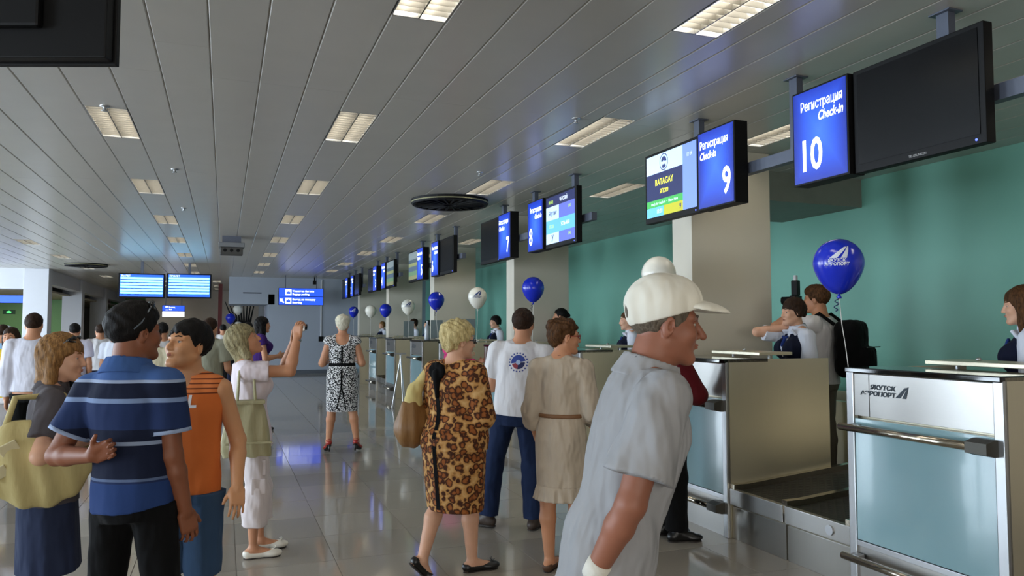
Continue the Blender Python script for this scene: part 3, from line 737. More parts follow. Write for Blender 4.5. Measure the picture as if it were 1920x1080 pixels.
# ------------------------------------------------------------------ organic shapes: smooth unions of simple volumes, meshed by surface nets
V3 = lambda *a: np.array(a, dtype=np.float64)
def unit(v):
    v = np.asarray(v, float); return v / max(1e-9, np.linalg.norm(v))
def rotm(rx=0, ry=0, rz=0):
    """degrees; applied z, then x, then y"""
    a, b, c = map(math.radians, (rx, ry, rz))
    X = np.array([[1, 0, 0], [0, math.cos(a), -math.sin(a)], [0, math.sin(a), math.cos(a)]])
    Y = np.array([[math.cos(b), 0, math.sin(b)], [0, 1, 0], [-math.sin(b), 0, math.cos(b)]])
    Z = np.array([[math.cos(c), -math.sin(c), 0], [math.sin(c), math.cos(c), 0], [0, 0, 1]])
    return Z @ X @ Y
class Shape:
    def __init__(s): s.p = []
    def cone(s, a, b, ra, rb, k=.02, op='add', cap=False, cap0=False):
        a, b = np.asarray(a, float), np.asarray(b, float); r = max(ra, rb)
        s.p.append((op, k, np.minimum(a, b) - r, np.maximum(a, b) + r, ('cone', a, b, ra, rb, cap, cap0))); return s
    def ell(s, c, r, R=None, k=.02, op='add'):
        c, r = np.asarray(c, float), np.asarray(r, float); R = np.eye(3) if R is None else R
        e = np.sqrt(((R * r[None, :]) ** 2).sum(1))
        s.p.append((op, k, c - e, c + e, ('ell', c, r, R))); return s
    def box(s, c, hs, R=None, rnd=.005, k=.02, op='add'):
        c, hs = np.asarray(c, float), np.asarray(hs, float); R = np.eye(3) if R is None else R
        e = np.abs(R) @ hs + 1e-3
        s.p.append((op, k, c - e, c + e, ('box', c, hs, R, rnd))); return s
    def stack(s, O, R, secs, k=.02, op='add', fold=None):
        """secs rows: z, cx, cy, a, b in the frame (O, R); fold = (count, amplitude, phase)"""
        secs = np.array(sorted(secs, key=lambda q: q[0]), float); O = np.asarray(O, float)
        if len(secs) > 3:                       # soften the profile
            zz = np.linspace(secs[0, 0], secs[-1, 0], 60); f = np.stack([np.interp(zz, secs[:, 0], secs[:, i]) for i in range(1, 5)], 1)
            kf = np.array([1, 2, 3, 2, 1]) / 9; g_ = np.pad(f, ((2, 2), (0, 0)), 'edge'); f = sum(kf[i] * g_[i:i+60] for i in range(5))
            secs = np.column_stack([zz, f])
        pts = []
        for q in secs:
            for sx in (-1, 1):
                for sy in (-1, 1): pts.append(O + R @ np.array([q[1] + sx*q[3], q[2] + sy*q[4], q[0]]))
        pts = np.array(pts)
        s.p.append((op, k, pts.min(0), pts.max(0), ('stack', O, R, secs, fold))); return s
    def cut(s, fn): s.p.append(('cut', 0, None, None, fn)); return s
    def warp(s, fn): s.p.append(('warp', 0, None, None, fn)); return s
    @staticmethod
    def ev(a, X, Y, Z):
        t = a[0]
        if t == 'cone':
            _, A, B, ra, rb, cap, cap0 = a; d = B - A; L2 = max(d @ d, 1e-12)
            tt = ((X-A[0])*d[0] + (Y-A[1])*d[1] + (Z-A[2])*d[2]) / L2; tc = np.clip(tt, 0, 1)
            r = np.sqrt((X-A[0]-tc*d[0])**2 + (Y-A[1]-tc*d[1])**2 + (Z-A[2]-tc*d[2])**2) - (ra + tc*(rb-ra))
            if cap: r = np.maximum(r, (tt-1)*math.sqrt(L2))
            if cap0: r = np.maximum(r, -tt*math.sqrt(L2))
            return r
        O = a[1]; R = a[3] if t in ('ell', 'box') else a[2]
        x, y, z = X-O[0], Y-O[1], Z-O[2]
        qx = R[0, 0]*x + R[1, 0]*y + R[2, 0]*z; qy = R[0, 1]*x + R[1, 1]*y + R[2, 1]*z; qz = R[0, 2]*x + R[1, 2]*y + R[2, 2]*z
        if t == 'ell':
            r = a[2]; k0 = np.sqrt((qx/r[0])**2 + (qy/r[1])**2 + (qz/r[2])**2); k1 = np.sqrt((qx/r[0]**2)**2 + (qy/r[1]**2)**2 + (qz/r[2]**2)**2) + 1e-9
            return k0 * (k0 - 1) / k1
        if t == 'box':
            h, rn = a[2], a[4]; dx, dy, dz = np.abs(qx)-h[0]+rn, np.abs(qy)-h[1]+rn, np.abs(qz)-h[2]+rn
            return np.sqrt(np.maximum(dx, 0)**2 + np.maximum(dy, 0)**2 + np.maximum(dz, 0)**2) + np.minimum(np.maximum(dx, np.maximum(dy, dz)), 0) - rn
        sc, fold = a[3], a[4]; zz = qz
        f = lambda i: np.interp(zz.ravel(), sc[:, 0], sc[:, i]).reshape(zz.shape)
        cx, cy, A, B = f(1), f(2), f(3), f(4); u, v = qx-cx, qy-cy
        if fold is not None:
            n_, amp, ph = fold; th = np.arctan2(v/B, u/A); tz = np.clip((sc[-1, 0]-zz)/(sc[-1, 0]-sc[0, 0]), 0, 1)
            m = 1 + amp*tz*(np.sin(n_*th + ph + 1.3*np.sin(2*th+ph)) + .4*np.sin((n_*1.7)*th + 2*ph)); A = A*m; B = B*m
        k0 = np.sqrt((u/A)**2 + (v/B)**2); k1 = np.sqrt((u/A**2)**2 + (v/B**2)**2) + 1e-9
        return np.maximum(np.maximum(k0*(k0-1)/k1, zz-sc[-1, 0]), sc[0, 0]-zz)
    def grid(s, h):
        lo = np.min([q[2] for q in s.p if q[0] == 'add'], 0) - .03; hi = np.max([q[3] for q in s.p if q[0] == 'add'], 0) + .03
        n = np.ceil((hi-lo)/h).astype(int) + 1
        d = np.full(n, .2, np.float32); ax = [(lo[i] + h*np.arange(n[i])).astype(np.float32) for i in range(3)]
        for op, k, a, b, args in s.p:
            if op in ('cut', 'warp'):
                X, Y, Z = ax[0][:, None, None], ax[1][None, :, None], ax[2][None, None, :]
                if op == 'cut': d = np.maximum(d, args(X, Y, Z)).astype(np.float32)
                else: d = (d + args(X, Y, Z)).astype(np.float32)
                continue
            pad = k + 3*h + .004
            i0 = np.clip(np.floor((a-pad-lo)/h).astype(int), 0, n); i1 = np.clip(np.ceil((b+pad-lo)/h).astype(int)+1, 0, n)
            if (i1 <= i0).any(): continue
            sl = tuple(slice(i0[i], i1[i]) for i in range(3))
            X, Y, Z = np.meshgrid(ax[0][sl[0]], ax[1][sl[1]], ax[2][sl[2]], indexing='ij', sparse=False)
            e = Shape.ev(args, X, Y, Z); o = d[sl]; k = max(k, 1e-4)
            if op == 'add':
                hh = np.clip(.5 + .5*(e-o)/k, 0, 1); d[sl] = e + (o-e)*hh - k*hh*(1-hh)
            else:                                # subtract
                e = -e; hh = np.clip(.5 - .5*(e-o)/k, 0, 1); d[sl] = e + (o-e)*hh + k*hh*(1-hh)
        return d, lo, h
    def mesh(s, name, h=.008):
        d, lo, h = s.grid(h); v, f = nets(d, lo, h); me = bpy.data.meshes.new(name)
        me.vertices.add(len(v)); me.vertices.foreach_set('co', v.astype(np.float32).ravel())
        me.loops.add(len(f)*4); me.loops.foreach_set('vertex_index', f.astype(np.int32).ravel())
        me.polygons.add(len(f)); me.polygons.foreach_set('loop_start', np.arange(0, len(f)*4, 4, dtype=np.int32))
        me.polygons.foreach_set('use_smooth', np.ones(len(f), bool)); me.update(); me.validate()
        return me
    def build(s, name, mat, parent, h=.008): return link(name, s.mesh(name, h), mat, parent)
_CO = np.array([(i, j, k) for i in (0, 1) for j in (0, 1) for k in (0, 1)])
_ED = [(a, b) for a in range(8) for b in range(a+1, 8) if np.abs(_CO[a]-_CO[b]).sum() == 1]
def nets(d, lo, h):
    s = d < 0
    c = sum(s[i:s.shape[0]-1+i, j:s.shape[1]-1+j, k:s.shape[2]-1+k].astype(np.int8) for i, j, k in _CO)
    I, J, K = np.nonzero((c > 0) & (c < 8)); n = len(I); idx = np.full(c.shape, -1, np.int32); idx[I, J, K] = np.arange(n)
    D = [d[I+o[0], J+o[1], K+o[2]] for o in _CO]; acc = np.zeros((n, 3)); cnt = np.zeros(n)
    for a, b in _ED:
        m = (D[a] < 0) != (D[b] < 0); t = np.where(m, D[a]/np.where(m, D[a]-D[b], 1), 0)
        acc += np.where(m[:, None], _CO[a] + t[:, None]*(_CO[b]-_CO[a]), 0); cnt += m
    v = lo + h*(np.stack([I, J, K], 1) + acc/cnt[:, None]); F = []
    for ax in range(3):
        o1, o2 = [q for q in range(3) if q != ax]
        if ax == 1: o1, o2 = o2, o1
        sl0 = [slice(1, -1)]*3; sl1 = [slice(1, -1)]*3; sl0[ax] = slice(0, -1); sl1[ax] = slice(1, None)
        A, B = s[tuple(sl0)], s[tuple(sl1)]; P = np.stack(np.nonzero(A != B), 1)
        if not len(P): continue
        fl = A[P[:, 0], P[:, 1], P[:, 2]]; P = P + 1; P[:, ax] -= 1
        q = []
        for e1, e2 in ((1, 1), (0, 1), (0, 0), (1, 0)):
            C_ = P.copy(); C_[:, o1] -= e1; C_[:, o2] -= e2; q.append(idx[C_[:, 0], C_[:, 1], C_[:, 2]])
        q = np.stack(q, 1); q[~fl] = q[~fl][:, ::-1]; F.append(q)
    return v, np.concatenate(F)
def wob(amp, fr, ph=0.0):
    return lambda X, Y, Z: amp*(np.sin(fr*X*1.1 + 1.7*np.sin(fr*.6*Z + ph)) * np.sin(fr*Z*.7 + 1.3*np.sin(fr*.8*Y + ph)) + .6*np.sin(fr*1.9*Y + fr*.9*Z + ph))

# ------------------------------------------------------------------ people
def skin_mat(name, rgb):
    if name in MATS: return MATS[name]
    k = NT(name); c = lin(*rgb); n = k.noise(14, 3)
    k.set(k.mix(n, tuple(x*.88 for x in c), (min(1, c[0]*1.10), c[1]*1.04, c[2]*1.02)), .48, 0, .4, sss=.08); return k.m
def hair_mat(name, a, b, sc=22):
    if name in MATS: return MATS[name]
    k = NT(name); n = k.noise(sc, 4, vscale=(6, 6, 1.0), rough=.65)
    k.set(k.ramp(n, [(.3, lin(*a)), (.7, lin(*b))]), .62, 0, .16); k.bump(n, .7, .006); return k.m
def cloth(name, rgb, rough=.85, var=.10, fold=.5, weave=0.0):
    if name in MATS: return MATS[name]
    k = NT(name); c = lin(*rgb); n = k.noise(5, 3)
    k.set(k.mix(n, tuple(x*(1-var) for x in c), tuple(min(1, x*(1+var)) for x in c)), rough, 0, .25)
    k.b.inputs['Sheen Weight'].default_value = .02; k.b.inputs['Specular IOR Level'].default_value = .12
    f = k.noise(7, 2, vscale=(1.5, 1.5, .6)); k.bump(f, min(1, fold), .07); return k.m
M_EYEW = simple('eye_white', (178, 166, 156), .25); M_IRIS = simple('iris_dark', (34, 22, 16), .15)
M_SOLE = simple('shoe_sole', (40, 34, 30), .7)
LIPS = {}
def sphere_mesh(r, n=12):
    bm = bmesh.new(); bmesh.ops.create_uvsphere(bm, u_segments=n, v_segments=n*2//3, radius=r); me = bpy.data.meshes.new('eye'); bm.to_mesh(me); bm.free()
    me.polygons.foreach_set('use_smooth', [True]*len(me.polygons)); return me
def person(label, pos, heading, H, sp, group=None, z0=0.0):
    """heading in degrees clockwise from +Y; local frame x right, y forward, z up, origin on the floor"""
    t = thing('person', label, 'person', (pos[0], pos[1], z0), -math.radians(heading), group)
    fem = sp.get('sex', 'f') == 'f'; wd = sp.get('w', 1.0); dp = sp.get('d', wd); h = sp.get('h', .008)
    hs = sp.get('hs', 1.0)*.60*H                     # head scale
    lf, ls = sp.get('lean', (0, 0)); Rt = rotm(-lf, ls, -sp.get('twist', 0))
    # ---- skeleton
    hw = (.052 if fem else .050)*H*(.6+.4*wd); hip = {}; knee = {}; ank = {}
    ah = .040*H + sp.get('heel', 0)
    for s_, nm in ((1, 'R'), (-1, 'L')):
        L = sp.get('leg'+nm, {}); td = unit(L.get('t', (s_*.03, 0.0, -1))); sd = unit(L.get('s', (s_*.0, -.02, -1)))
        hip[nm] = V3(s_*hw, 0, 0); knee[nm] = hip[nm] + td*.245*H; ank[nm] = knee[nm] + sd*.235*H
    P = V3(0, 0, ah - min(ank['R'][2] + sp.get('legR', {}).get('drop', 0), ank['L'][2] + sp.get('legL', {}).get('drop', 0)))
    for dct in (hip, knee, ank):
        for nm in dct: dct[nm] = dct[nm] + P
    TF = lambda x, y, z: P + Rt @ V3(x, y, z)*H
    shw = (.094 if fem else .108)*sp.get('sw', 1.0)*(.5+.5*wd)
    sh = {'R': TF(shw, -.004, .270), 'L': TF(-shw, -.004, .270)}
    if 'shrug' in sp: sh = {q: sh[q] + V3(0, 0, sp['shrug']*H) for q in sh}
    N = TF(0, -.008, .305)
    piv = N + (.5*Rt + .5*np.eye(3)) @ V3(0, .012, .045)*H
    hy, hp, hr = sp.get('head', (0, 0, 0)); Rh = rotm(0, 0, -hy) @ rotm(hp, 0, 0) @ rotm(0, hr, 0)
    hc = piv + Rh @ V3(0, .012, .047)*H
    HF = lambda x, y, z: hc + Rh @ V3(x, y, z)*hs
    elb = {}; wri = {}; hdir = {}
    for s_, nm in ((1, 'R'), (-1, 'L')):
        A = sp.get('arm'+nm, {}); L1, L2 = .172*H, .148*H
        if 'to' in A:                                   # reach for a point: two-bone solve with an elbow hint
            tg = A['to']; tg = np.asarray(tg(HF, TF) if callable(tg) else tg, float); dv = tg - sh[nm]; dl = min(np.linalg.norm(dv), .985*(L1+L2)); dv = unit(dv)
            a1 = (L1*L1 - L2*L2 + dl*dl)/(2*dl); po = np.asarray(A.get('pole', (s_, -.3, -1)), float); po = unit(po - dv*(po @ dv))
            elb[nm] = sh[nm] + dv*a1 + po*math.sqrt(max(1e-6, L1*L1 - a1*a1)); wri[nm] = sh[nm] + dv*dl; f_ = unit(wri[nm]-elb[nm])
        else:
            u = unit(A.get('u', (s_*.12, -.03, -1))); f_ = unit(A.get('f', (s_*.03, .22, -1))); elb[nm] = sh[nm] + u*L1; wri[nm] = elb[nm] + f_*L2
        hdir[nm] = unit(A.get('h', f_))
    # ---- torso profile: z, a, b, cy (fractions of H)
    if fem: prof = [(-.06, .080, .066, -.006), (-.03, .098, .074, -.010), (.02, .099, .074, -.010), (.07, .084, .060, -.002), (.11, .077, .054, .0), (.16, .084, .060, .002), (.21, .092, .068, .006), (.25, .088, .058, .0), (.278, .066, .046, -.006), (.300, .042, .036, -.01)]
    else: prof = [(-.06, .078, .062, -.004), (-.03, .094, .068, -.006), (.02, .093, .066, -.004), (.07, .087, .061, .0), (.11, .087, .060, .0), (.16, .094, .065, .002), (.21, .103, .070, .002), (.25, .100, .062, -.002), (.280, .074, .048, -.008), (.302, .046, .04, -.01)]
    bl = sp.get('belly', 0)
    def secs(inf, z0_=-.06, z1_=.31, loose=0.0, sc=1.0):
        out = []; pk = 0
        for z, a, b, cy in prof[::-1]:
            wz = math.exp(-((z-.07)/.07)**2)
            a2 = a*wd*(1+.3*bl*wz)*sc; b2 = (b*dp + bl*.03*wz)*sc; cy2 = cy + bl*.02*wz
            if loose and z < .2: pk = max(pk, a2); a2 = a2 + (max(pk, a2)-a2)*loose; b2 = b2 + max(0, .064*dp*loose - b2)*loose
            out.append([z*H, 0, cy2*H, a2*H + inf, b2*H + inf])
        out = out[::-1]; zs = [q[0] for q in out]; arr = np.array(out)
        zz = sorted(set([z for z in zs if z0_*H < z < z1_*H] + [z0_*H, z1_*H]))
        return [[z] + [float(np.interp(z, arr[:, 0], arr[:, i])) for i in range(1, 5)] for z in zz]
    lw = sp.get('lw', 1.0); aw = sp.get('aw', 1.0)
    RT, RK, RA = .049*H*lw, .033*H*lw, .0205*H*lw
    def leg(S, nm, inf, upto=1.0, flare=0.0, k=.02, straight=False):
        a, b, c_ = hip[nm], knee[nm], ank[nm]; bk = unit(np.cross(c_-b, V3(1, 0, 0)))*-1
        bk = bk if bk[1] < 0 else -bk
        S.cone(a + V3(0, -.004*H, .0), b, RT + inf, RK + inf, k)
        if straight:
            if upto > .3: S.cone(b, b + (c_-b)*.30 + bk*.010*H, RK + inf, .0305*H*lw + inf, k); S.cone(b + (c_-b)*.30 + bk*.010*H, b + (c_-b)*min(.8, upto), .0305*H*lw + inf, RK*.9 + inf, k, cap=upto < .8)
            S.cone(b, b + (c_-b)*upto, RK + inf, max(RK*.92 + inf + flare, RA), k, cap=True)
        else:
            S.cone(b, b + (c_-b)*.30 + bk*.012*H, RK + inf, .0325*H*lw + inf, k); S.cone(b + (c_-b)*.30 + bk*.012*H, c_, .0325*H*lw + inf, RA + inf, k)
    def arm(S, nm, inf, f0=0.0, f1=2.0, k=.014, flare=0.0):
        r0, r1, r2, r3 = .0285*H*aw*(.92 if fem else 1.03), .0245*H*aw, .0235*H*aw, .0165*H*aw
        a, b, c_ = sh[nm], elb[nm], wri[nm]
        e = min(f1, 1.0); S.cone(a, a + (b-a)*e, r0 + inf, r0 + (r1-r0)*e + inf + (flare if f1 <= 1 else 0), k, cap=(f1 <= 1))
        if f1 > 1:
            e = f1-1; m = b + (c_-b)*min(.3, e); S.cone(b, m, r1 + inf, r2*1.04 + inf, k)
            if e > .3: S.cone(m, b + (c_-b)*e, r2*1.04 + inf, r2 + (r3-r2)*(e-.3)/.7 + inf + flare, k, cap=(f1 < 2))
    # ---- body
    Bd = Shape()
    Bd.stack(P, Rt, secs(-.004), k=.02)
    for nm, s_ in (('R', 1), ('L', -1)):
        Bd.cone(N + Rt @ V3(s_*.02, 0, .006)*H, sh[nm], .024*H, .028*H*aw, .03)
        leg(Bd, nm, -.008 if (sp.get('bottom') or {}).get('kind') == 'pants' else -.002); arm(Bd, nm, 0)
    nr = (.030 if fem else .036)*H*sp.get('neck', 1.0)
    Bd.cone(N - Rt @ V3(0, 0, .02)*H, HF(0, -.018, -.045), nr*1.12, nr, .025)
    if fem and sp.get('bust', 1):
        for s_ in (-1, 1): Bd.ell(TF(s_*.045, .05, .205), V3(.042, .038, .04)*H*wd, Rt, .03)
    # head
    def head(S, k=.012):
        S.ell(HF(0, -.014, .036), V3(.074, .094, .084)*hs, Rh, .01); S.ell(HF(0, .028, -.028), V3(.060, .064, .082)*hs, Rh, k*hs*2.2)
        for s_ in (-1, 1):
            S.cone(HF(s_*.050, -.002, -.045), HF(s_*.018, .064, -.090), .017*hs, .018*hs, .02); S.ell(HF(s_*.036, .062, -.022), V3(.022, .022, .022)*hs, Rh, .02)
            S.cone(HF(s_*.010, .084, .026), HF(s_*.046, .066, .026), .010*hs, .009*hs, .012)
            S.ell(HF(s_*.031, .094, .006), V3(.019, .014, .012)*hs, Rh, .008, 'sub')
        S.ell(HF(0, .072, -.094), V3(.026, .021, .019)*hs, Rh, .016)
        nz = sp.get('nose', .72)
        S.cone(HF(0, .086, .018), HF(0, .086+.024*nz, -.026), .0075*hs, .0115*hs, .008)
        for s_ in (-1, 1):
            S.ell(HF(s_*.0115, .094, -.029), V3(.0085, .010, .0075)*hs, Rh, .006)
            S.ell(HF(s_*.074, -.006, -.006), V3(.009, .019, .031)*hs, Rh @ rotm(-12, 0, -s_*22), .006)
            S.ell(HF(s_*.080, .000, -.003), V3(.005, .009, .016)*hs, Rh @ rotm(-12, 0, -s_*22), .004, 'sub')
        S.ell(HF(0, .089, -.0520), V3(.021, .0075, .0055)*hs, Rh, .006); S.ell(HF(0, .0875, -.0605), V3(.018, .0075, .0062)*hs, Rh, .006)
    head(Bd)
    # hands
    def hand(S, nm):
        s_ = 1 if nm == 'R' else -1; A = sp.get('arm'+nm, {}); q = H/1.7*sp.get('hand', 1.0); d = hdir[nm]
        n = np.asarray(A.get('n', (-s_, 0, 0)), float); n = unit(n - d*(n @ d)); th = s_*np.cross(d, n); R = np.stack([th, d, n], 1); W = wri[nm]
        LF = lambda x, y, z: W + R @ V3(x, y, z)*q
        S.box(LF(0, .047, .0), V3(.039, .046, .0135)*q, R, .013*q, .012); S.ell(LF(.022, .03, .008), V3(.018, .03, .013)*q, R, .012)
        cu = A.get('curl', 25); curls = cu if hasattr(cu, '__len__') else [cu]*4
        for i, (fx, ln, rr) in enumerate(((.029, .072, .0086), (.0098, .080, .0088), (-.0098, .074, .0084), (-.0285, .058, .0076))):
            c_ = curls[i]; base = V3(fx, .088 - .006*abs(i-1.3), 0); dr = math.radians(c_*.6); fan = (1.3-i)*A.get('fan', .05)
            p0 = base
            for j, part in enumerate((.45, .32, .23)):
                v = V3(math.sin(fan), math.cos(dr)*math.cos(fan), math.sin(dr)); p1 = p0 + v*ln*part
                S.cone(LF(*p0), LF(*p1), rr*q*(1-.08*j), rr*q*(.92-.08*j), .003 if j == 0 else .002); p0 = p1; dr += math.radians(c_)
        ta = A.get('thumb', .6)
        t0 = V3(.030, .022, .006); t1 = t0 + unit(V3(ta, .8, .35))*.036; t2 = t1 + unit(V3(ta*.7, 1, .3))*.030
        S.cone(LF(*t0), LF(*t1), .0125*q, .0105*q, .008); S.cone(LF(*t1), LF(*t2), .0102*q, .0082*q, .003)
    for nm in 'RL':
        if not sp.get('arm'+nm, {}).get('nohand'): hand(Bd, nm)
    # feet
    ff = {}
    def foot_frame(nm):
        L = sp.get('leg'+nm, {}); s_ = 1 if nm == 'R' else -1
        pit = L.get('fp', 0) + (math.degrees(math.asin(min(.9, sp.get('heel', 0)/(.11*H)))) if sp.get('heel', 0) else 0)
        R = rotm(0, 0, -(L.get('fy', 8*s_))) @ rotm(-pit, 0, 0); return R
    for nm in 'RL':
        R = foot_frame(nm); ff[nm] = R; FF = lambda x, y, z: ank[nm] + R @ V3(x, y, z)*H
        Bd.cone(ank[nm], FF(0, -.020, -.020), RA, .018*H, .012); Bd.cone(FF(0, -.02, -.021), FF(0, .075, -.024), .018*H, .0135*H, .016)
        Bd.cone(FF(0, .01, -.005), FF(0, .07, -.022), .018*H, .013*H, .016); Bd.ell(FF(0, .082, -.027), V3(.026, .032, .011)*H, R, .01)
    body = Bd.build('body', sp['skin'], t, h)
    # ---- face details
    if sp.get('face', 1):
        for s_ in (-1, 1):
            e = link('eye', sphere_mesh(.0128*hs), M_EYEW, t, HF(s_*.031, .0688, .0065)); e.rotation_euler = Matrix(Rh.tolist()).to_euler()
            pu = MB().lathe([(0, .0), (.0058*hs, -.001*hs), (.0060*hs, -.003*hs)], 12).build('iris', M_IRIS, e, (0, .0131*hs, 0), (-PI/2, 0, 0))
            MB().tube([HF(s_*.013, .0905, .027), HF(s_*.028, .087, .032), HF(s_*.045, .073, .028)], [.0028*hs, .0036*hs, .002*hs], 6).build('eyebrow', sp['hair']['mat'], t, smooth=True)
            MB().tube([HF(s_*.016, .0785, .0120), HF(s_*.031, .0820, .0150), HF(s_*.046, .0725, .0105)], [.0022*hs, .0044*hs, .0022*hs], 8).build('eyelid', sp['skin'], t, smooth=True)
        lp = MB(); lp.tube([HF(-.021, .0860, -.0550), HF(-.008, .0965, -.0525), HF(.008, .0965, -.0525), HF(.021, .0860, -.0550)], [.001*hs, .0030*hs, .0030*hs, .001*hs], 8)
        lp.build('upper_lip', simple(sp.get('lipm', 'lip_soft'), tuple(int(.55*a_+.45*b_) for a_, b_ in zip(sp.get('lipc', (150, 84, 72)), (190, 130, 104))), .4), t, smooth=True)
        lp = MB(); lp.tube([HF(-.019, .0860, -.0560), HF(-.007, .0950, -.0592), HF(.007, .0950, -.0592), HF(.019, .0860, -.0560)], [.001*hs, .0036*hs, .0036*hs, .001*hs], 8)
        lp.build('lower_lip', MATS[sp.get('lipm', 'lip_soft')], t, smooth=True)
    # ---- hair
    hd = sp.get('hair')
    if hd:
        kind = hd['kind']; Hr = Shape(); vol = hd.get('vol', 0.0); ln = hd.get('len', .12); bang = hd.get('bang', 0)
        Hr.ell(HF(0, -.016, .040), V3(.081+vol, .101+vol, .090+vol)*hs, Rh, .01)
        if kind in ('bob', 'long'):
            for s_ in (-1, 1): Hr.cone(HF(s_*.060, -.02, .02), HF(s_*(.066+vol*.5), -.022, -ln), .030*hs, (.026+vol*.4)*hs, .03)
            Hr.cone(HF(0, -.055, .0), HF(0, -.062, -ln), .062*hs, (.050+vol*.6)*hs, .04)
            if kind == 'long':
                for s_ in (-1, 1): Hr.cone(HF(s_*.064, .014, .0), HF(s_*.062, .022, -ln*.9), .022*hs, .018*hs, .02)
        if kind == 'fluffy':
            for a_ in range(10):
                g_ = 2*PI*a_/10; Hr.ell(HF(.055*math.cos(g_), -.02+.07*math.sin(g_), .065 + .02*math.sin(3*g_)), V3(.036, .036, .036)*hs, Rh, .02)
            Hr.ell(HF(0, -.06, -.005), V3(.062, .052, .07)*hs, Rh, .03)
        if kind == 'bun': Hr.ell(HF(0, -.118, .02), V3(.035, .032, .035)*hs, Rh, .015)
        if kind == 'short' and hd.get('top'): Hr.ell(HF(0, .01, .07), V3(.068, .085, .065)*hs, Rh, .02)
        front = {'short': .062, 'fluffy': .060, 'bob': .058, 'long': .058, 'bun': .066}[kind]
        if bang: front = bang
        low = {'short': -.062, 'fluffy': -.075, 'bob': -ln-.02, 'long': -ln-.03, 'bun': -.06}[kind]
        if kind in ('bob', 'long'): yk = [-.3, .006 if kind == 'bob' else .03, .03 if kind == 'bob' else .05, .066, .10]; zk = [low, low, .015 if kind == 'bob' else -.01, front-.006, front]
        else: yk = [-.3, -.08, -.036, -.018, .006, .016, .05, .07, .10]; zk = [low, low, -.045, .008, .012, -.012, .035, front-.008, front]
        def hcut(X, Y, Z):
            x, y, z = X-hc[0], Y-hc[1], Z-hc[2]
            qy = (Rh[0, 1]*x + Rh[1, 1]*y + Rh[2, 1]*z)/hs; qz = (Rh[0, 2]*x + Rh[1, 2]*y + Rh[2, 2]*z)/hs; qx = (Rh[0, 0]*x + Rh[1, 0]*y + Rh[2, 0]*z)/hs
            wv = .006*np.sin(qx*190) + .004*np.sin(qx*90+qy*130)
            return (np.interp(qy.ravel(), yk, zk).reshape(qy.shape) - qz + wv)*hs*.8
        Hr.cut(hcut)
        if hd.get('rough', .002): Hr.warp(wob(hd.get('rough', .0022), hd.get('fr', 95)))
        Hr.build('hair', hd['mat'], t, sp.get('hh', h*.8))
    # ---- clothes
    tp = sp.get('top'); bt = sp.get('bottom'); fs = sp.get('hc_', h*1.15)
    if bt:
        S = Shape(); inf = bt.get('inf', .012)
        if bt['kind'] in ('pants', 'shorts'):
            S.stack(P, Rt, secs(inf, -.06, bt.get('waist', .075)), k=.02)
            up = bt.get('upto', .96)
            for nm in 'RL': leg(S, nm, inf, up, bt.get('flare', 0), .03, True)
            wz_ = bt.get('waist', .075)*H; nz_ = Rt[:, 2]
            S.cut(lambda X, Y, Z: (X-P[0])*nz_[0] + (Y-P[1])*nz_[1] + (Z-P[2])*nz_[2] - wz_)
            S.warp(wob(bt.get('wr', .0016), 38, H))
        else:                                           # skirt or lower part of a dress: hangs straight down
            z1 = bt.get('waist', .10)*H; zb = bt['hem']*H - P[2]; hipa, hipb = .099*wd*H + inf, .074*dp*H + inf
            kx = (knee['R'][0]+knee['L'][0])/2*bt.get('follow', .8); ky = (knee['R'][1]+knee['L'][1])/2*bt.get('follow', .8)
            sp_ = [[z1, 0, 0, .079*wd*H + inf + bl*.02*H, .057*dp*H + inf + bl*.03*H], [.05*H, 0, -.006*H, .092*wd*H + inf + bl*.02*H, .068*dp*H + inf + bl*.02*H], [0, 0, -.01*H, hipa, hipb], [-.05*H, kx*.2, -.008*H + ky*.2, hipa*1.0, hipb*1.0], [zb, kx, ky, bt['a']*H, bt['b']*H]]
            S.stack(P, np.eye(3), sp_, k=.02, fold=bt.get('fold'))
        sp['bto'] = S.build(bt.get('name', 'trousers' if bt['kind'] == 'pants' else bt['kind']), bt['mat'], t, fs)
    if tp:
        S = Shape(); inf = tp.get('inf', .012); hem = tp.get('hem', -.02)
        S.stack(P, Rt, secs(inf, hem, .308, tp.get('loose', 0)), k=.02, fold=tp.get('fold'))
        if fem and sp.get('bust', 1):
            for s_ in (-1, 1): S.ell(TF(s_*.045, .05, .205), V3(.042, .038, .04)*H*wd + inf, Rt, .035)
        sl = tp.get('sleeve', .6)
        for nm, s_ in (('R', 1), ('L', -1)):
            S.cone(N + Rt @ V3(s_*.022, -.002, -.008)*H, sh[nm] + (V3(0, 0, 0) if sl > 0 else Rt @ V3(-s_*.022, 0, .006)*H), .024*H + inf*.8, .028*H*aw + inf, .03)
            if sl > 0: arm(S, nm, inf + tp.get('sinf', .004), 0, sl, .02, tp.get('sflare', .004))
        nk = tp.get('neck', 1.08)
        S.cone(N + (HF(0, -.018, -.045)-N)*tp.get('nk0', .10), HF(0, 0, -.05) + V3(0, .02, .06), nr*nk, nr*nk*1.4, .004, 'sub')
        if tp.get('scoop'): S.ell(TF(0, .07*tp.get('sdir', 1), .30), V3(.05, .06, .05)*H*tp['scoop'], Rt, .01, 'sub')
        S.warp(wob(tp.get('wr', .0018), tp.get('wf', 30), H*3))
        tpo = S.build(tp.get('name', 'shirt'), tp['mat'], t, fs); sp['tpo'] = tpo
